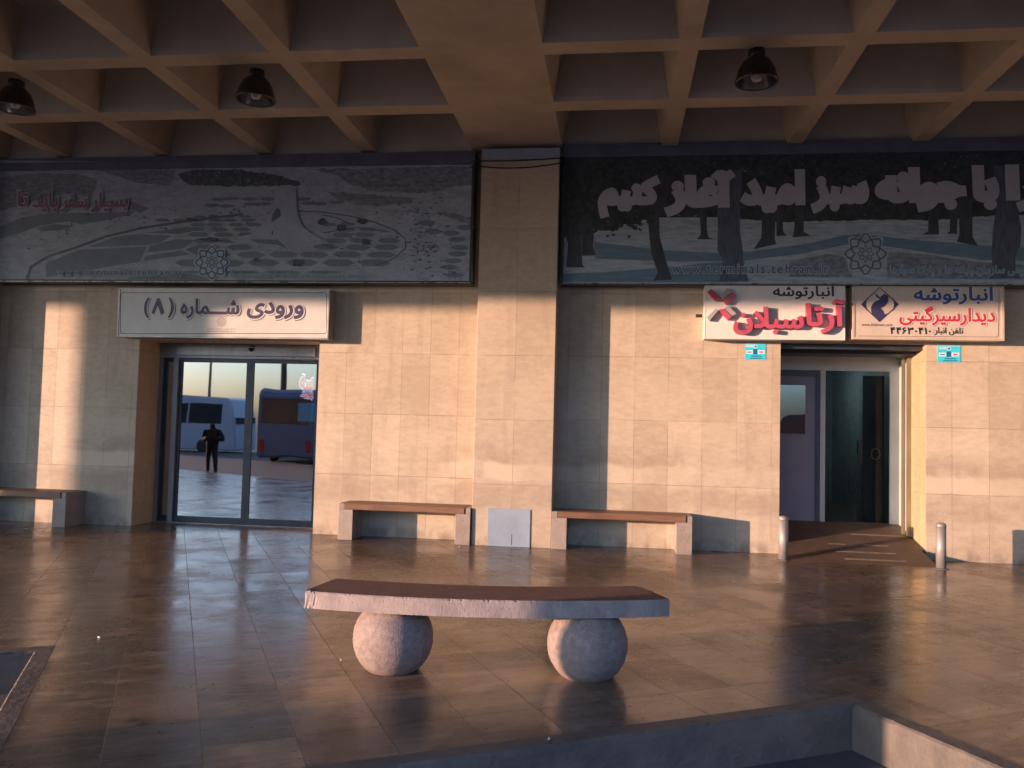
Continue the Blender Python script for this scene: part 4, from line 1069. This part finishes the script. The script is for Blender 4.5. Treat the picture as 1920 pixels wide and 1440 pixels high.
def vehicle(name, label, cat, L_, W_, H_, paint, loc, rz, low=.26):
    o = empty(name, (0, 0, 0), label, cat)
    body = MB()
    prof = [(-L_ / 2, low), (L_ / 2, low), (L_ / 2, low + .55), (L_ / 2 - .05, H_ * .55), (L_ / 2 - .32, H_ - .22), (L_ / 2 - .7, H_ - .05), (0, H_ + .06), (-L_ / 2 + .3, H_ - .04), (-L_ / 2 + .03, H_ - .25)]
    bb = bmesh.new(); a = [bb.verts.new((x, -W_ / 2, z)) for x, z in prof]; c = [bb.verts.new((x, W_ / 2, z)) for x, z in prof]; n = len(a)
    bb.faces.new(a); bb.faces.new(c[::-1])
    for i in range(n): bb.faces.new([a[i], c[i], c[(i + 1) % n], a[(i + 1) % n]])
    bmesh.ops.recalc_face_normals(bb, faces=bb.faces); bmesh.ops.bevel(bb, geom=bb.edges[:], offset=.08, segments=3, affect='EDGES'); body.merge(bb)
    body.build('body', paint, o, recalc=False)
    nw = max(2, int(L_ / 2.15)); wl = (L_ - 1.1) / nw
    for s in (-1, 1):
        for k in range(nw):
            x0 = -L_ / 2 + .35 + k * wl
            MB().box(x0, x0 + wl - .09, s * (W_ / 2 + .004) - .004, s * (W_ / 2 + .004) + .004, H_ * .50, H_ * .86, bev=.003).build('window', V_win, o)
        for x in (-L_ / 2 + L_ * .2, L_ / 2 - L_ * .2):
            wh = MB(); wh.lathe([(.0001, -.13), (.2, -.13), (.33, -.12), (.36, -.08), (.36, .08), (.33, .12), (.0001, .12)], (0, 0, 0), 24)
            bmesh.ops.transform(wh.b, matrix=Matrix.Translation((x, s * (W_ / 2 - .12), .36)) @ Matrix.Rotation(rad(90), 4, 'X'), verts=wh.b.verts)
            wh.build('wheel', V_tyre, o)
        MB().box(-L_ / 2 - .012, -L_ / 2 + .01, s * (W_ / 2 - .22) - .1, s * (W_ / 2 - .22) + .1, low + .25, low + .75, bev=.01).build('tail_light', V_lamp, o)
    MB().box(-L_ / 2 - .012, -L_ / 2 + .02, -W_ / 2 + .18, W_ / 2 - .18, H_ * .52, H_ * .86, bev=.01).build('rear_window', V_win, o)
    MB().box(L_ / 2 - .16, L_ / 2 - .01, -W_ / 2 + .15, W_ / 2 - .15, H_ * .50, H_ * .62, bev=.02).build('windscreen', V_win, o)
    o.location = loc; o.rotation_euler = (0, 0, rz)
    return o
vehicle('parked_coach', 'pale coach parked side on across the square, mirrored in the left door pane', 'coach', 9.5, 2.4, 3.05, V_white, (-25.0, -31.5, -.26), rad(4), .12)
vehicle('parked_bus', 'blue bus seen from behind, mirrored in the right door pane', 'bus', 9, 2.4, 3.2, V_blue, (-13.75, -24.9, -.26), rad(-92))
vehicle('parked_van', 'dark van parked on the square, mirrored in the small window of the steel door', 'van', 5.5, 2.1, 2.6, V_win, (9.2, -21, -.26), rad(8))
M_pole = mat('dark_pole_paint', (.05, .05, .05), (.035, .035, .035), 4, .6)
def pole(x, y, h, label):
    o = empty('street_lamp', (x, y, -.26), label, 'street lamp')
    MB().lathe([(.16, 0), (.15, .4), (.10, h * .5), (.06, h)], (x, y, -.26), 16).build('mast', M_pole, o)
    b_ = MB(); b_.box(x - .9, x + .9, y - .12, y + .12, h - .35, h - .15, bev=.04); b_.build('lamp_head', M_pole, o)
pole(-24.2, -34.5, 6.0, 'tall dark lamp mast behind the pale coach, mirrored in the door')
M_bark2 = mat('tree_bark', (.06, .045, .035), (.03, .025, .02), 8, .9, .8); M_leaf2 = mat('tree_leaves', (.05, .07, .03), (.03, .045, .02), 6, .7)
def tree(x, y, h, label, seed):
    r = random.Random(seed); o = empty('tree', (x, y, -.26), label, 'tree')
    tr = MB(); tr.lathe([(.22, 0), (.17, 1), (.13, h * .5), (.04, h * .92)], (x, y, -.26), 10)
    tips = []
    for k in range(9):
        a = r.uniform(0, 6.28); z0 = h * r.uniform(.62, .85); e = Vector((x + 1.6 * math.cos(a), y + 1.6 * math.sin(a), z0 + r.uniform(1, 2.2))); tr.tube([(x, y, z0), tuple(e)], .05, 6); tips.append(e)
    tr.build('trunk', M_bark2, o)
    cr = MB()
    for _ in range(2600):
        c = r.choice(tips) + Vector((r.gauss(0, .8), r.gauss(0, .8), r.gauss(0, .75))); s = r.uniform(.06, .15)
        u = Vector((r.gauss(0, 1), r.gauss(0, 1), r.gauss(0, 1))).normalized(); v = u.orthogonal().normalized()
        cr.poly([c + u * s, c + v * s * .6, c - u * s, c - v * s * .6])
    cr.build('crown', M_leaf2, o, recalc=False)
tree(-15.9, -25.5, 11.0, 'tall bare trunked tree behind the blue bus, mirrored in the right door pane', 3)
# person looking at a phone, mirrored in the left pane
def person(x, y, z0):
    o = empty('person', (x, y, z0), 'standing person in dark jacket looking down at a phone, mirrored in the left door pane', 'person')
    J = [(0, 0, .95), (0, 0, 1.15), (0, .0, 1.38), (0, .02, 1.48), (0, .07, 1.58), (0, .12, 1.66), (.22, 0, 1.38), (.36, -.04, 1.12), (.10, .24, 1.16), (-.22, 0, 1.38), (-.36, -.02, 1.12), (-.06, .24, 1.18),
         (.10, 0, .90), (.12, .02, .50), (.13, -.02, .09), (.14, .14, .04), (-.10, 0, .90), (-.12, .02, .50), (-.13, -.02, .09), (-.14, .14, .04)]
    Ed = [(0, 1), (1, 2), (2, 3), (3, 4), (4, 5), (2, 6), (6, 7), (7, 8), (2, 9), (9, 10), (10, 11), (0, 12), (12, 13), (13, 14), (14, 15), (0, 16), (16, 17), (17, 18), (18, 19)]
    Rr = [.20, .20, .20, .07, .10, .10, .10, .08, .05, .10, .08, .05, .12, .09, .07, .05, .12, .09, .07, .05]
    me = bpy.data.meshes.new('body'); me.from_pydata([(x + a, y + b, z0 + c) for a, b, c in J], Ed, []); ob = link('body', me, mat('dark_clothing', (.012, .012, .015), (.02, .018, .02), 8, .85), o)
    md = ob.modifiers.new('skin', 'SKIN')
    for v, r_ in zip(me.skin_vertices[0].data, Rr): v.radius = (r_, r_ * .8)
    me.skin_vertices[0].data[0].use_root = True
    ob.modifiers.new('sub', 'SUBSURF').levels = 2
    MB().box(x - .035, x + .035, y + .25, y + .262, z0 + 1.14, z0 + 1.27, bev=.003).build('phone', M_black, o)
person(-13.24, -13.5, -.27)
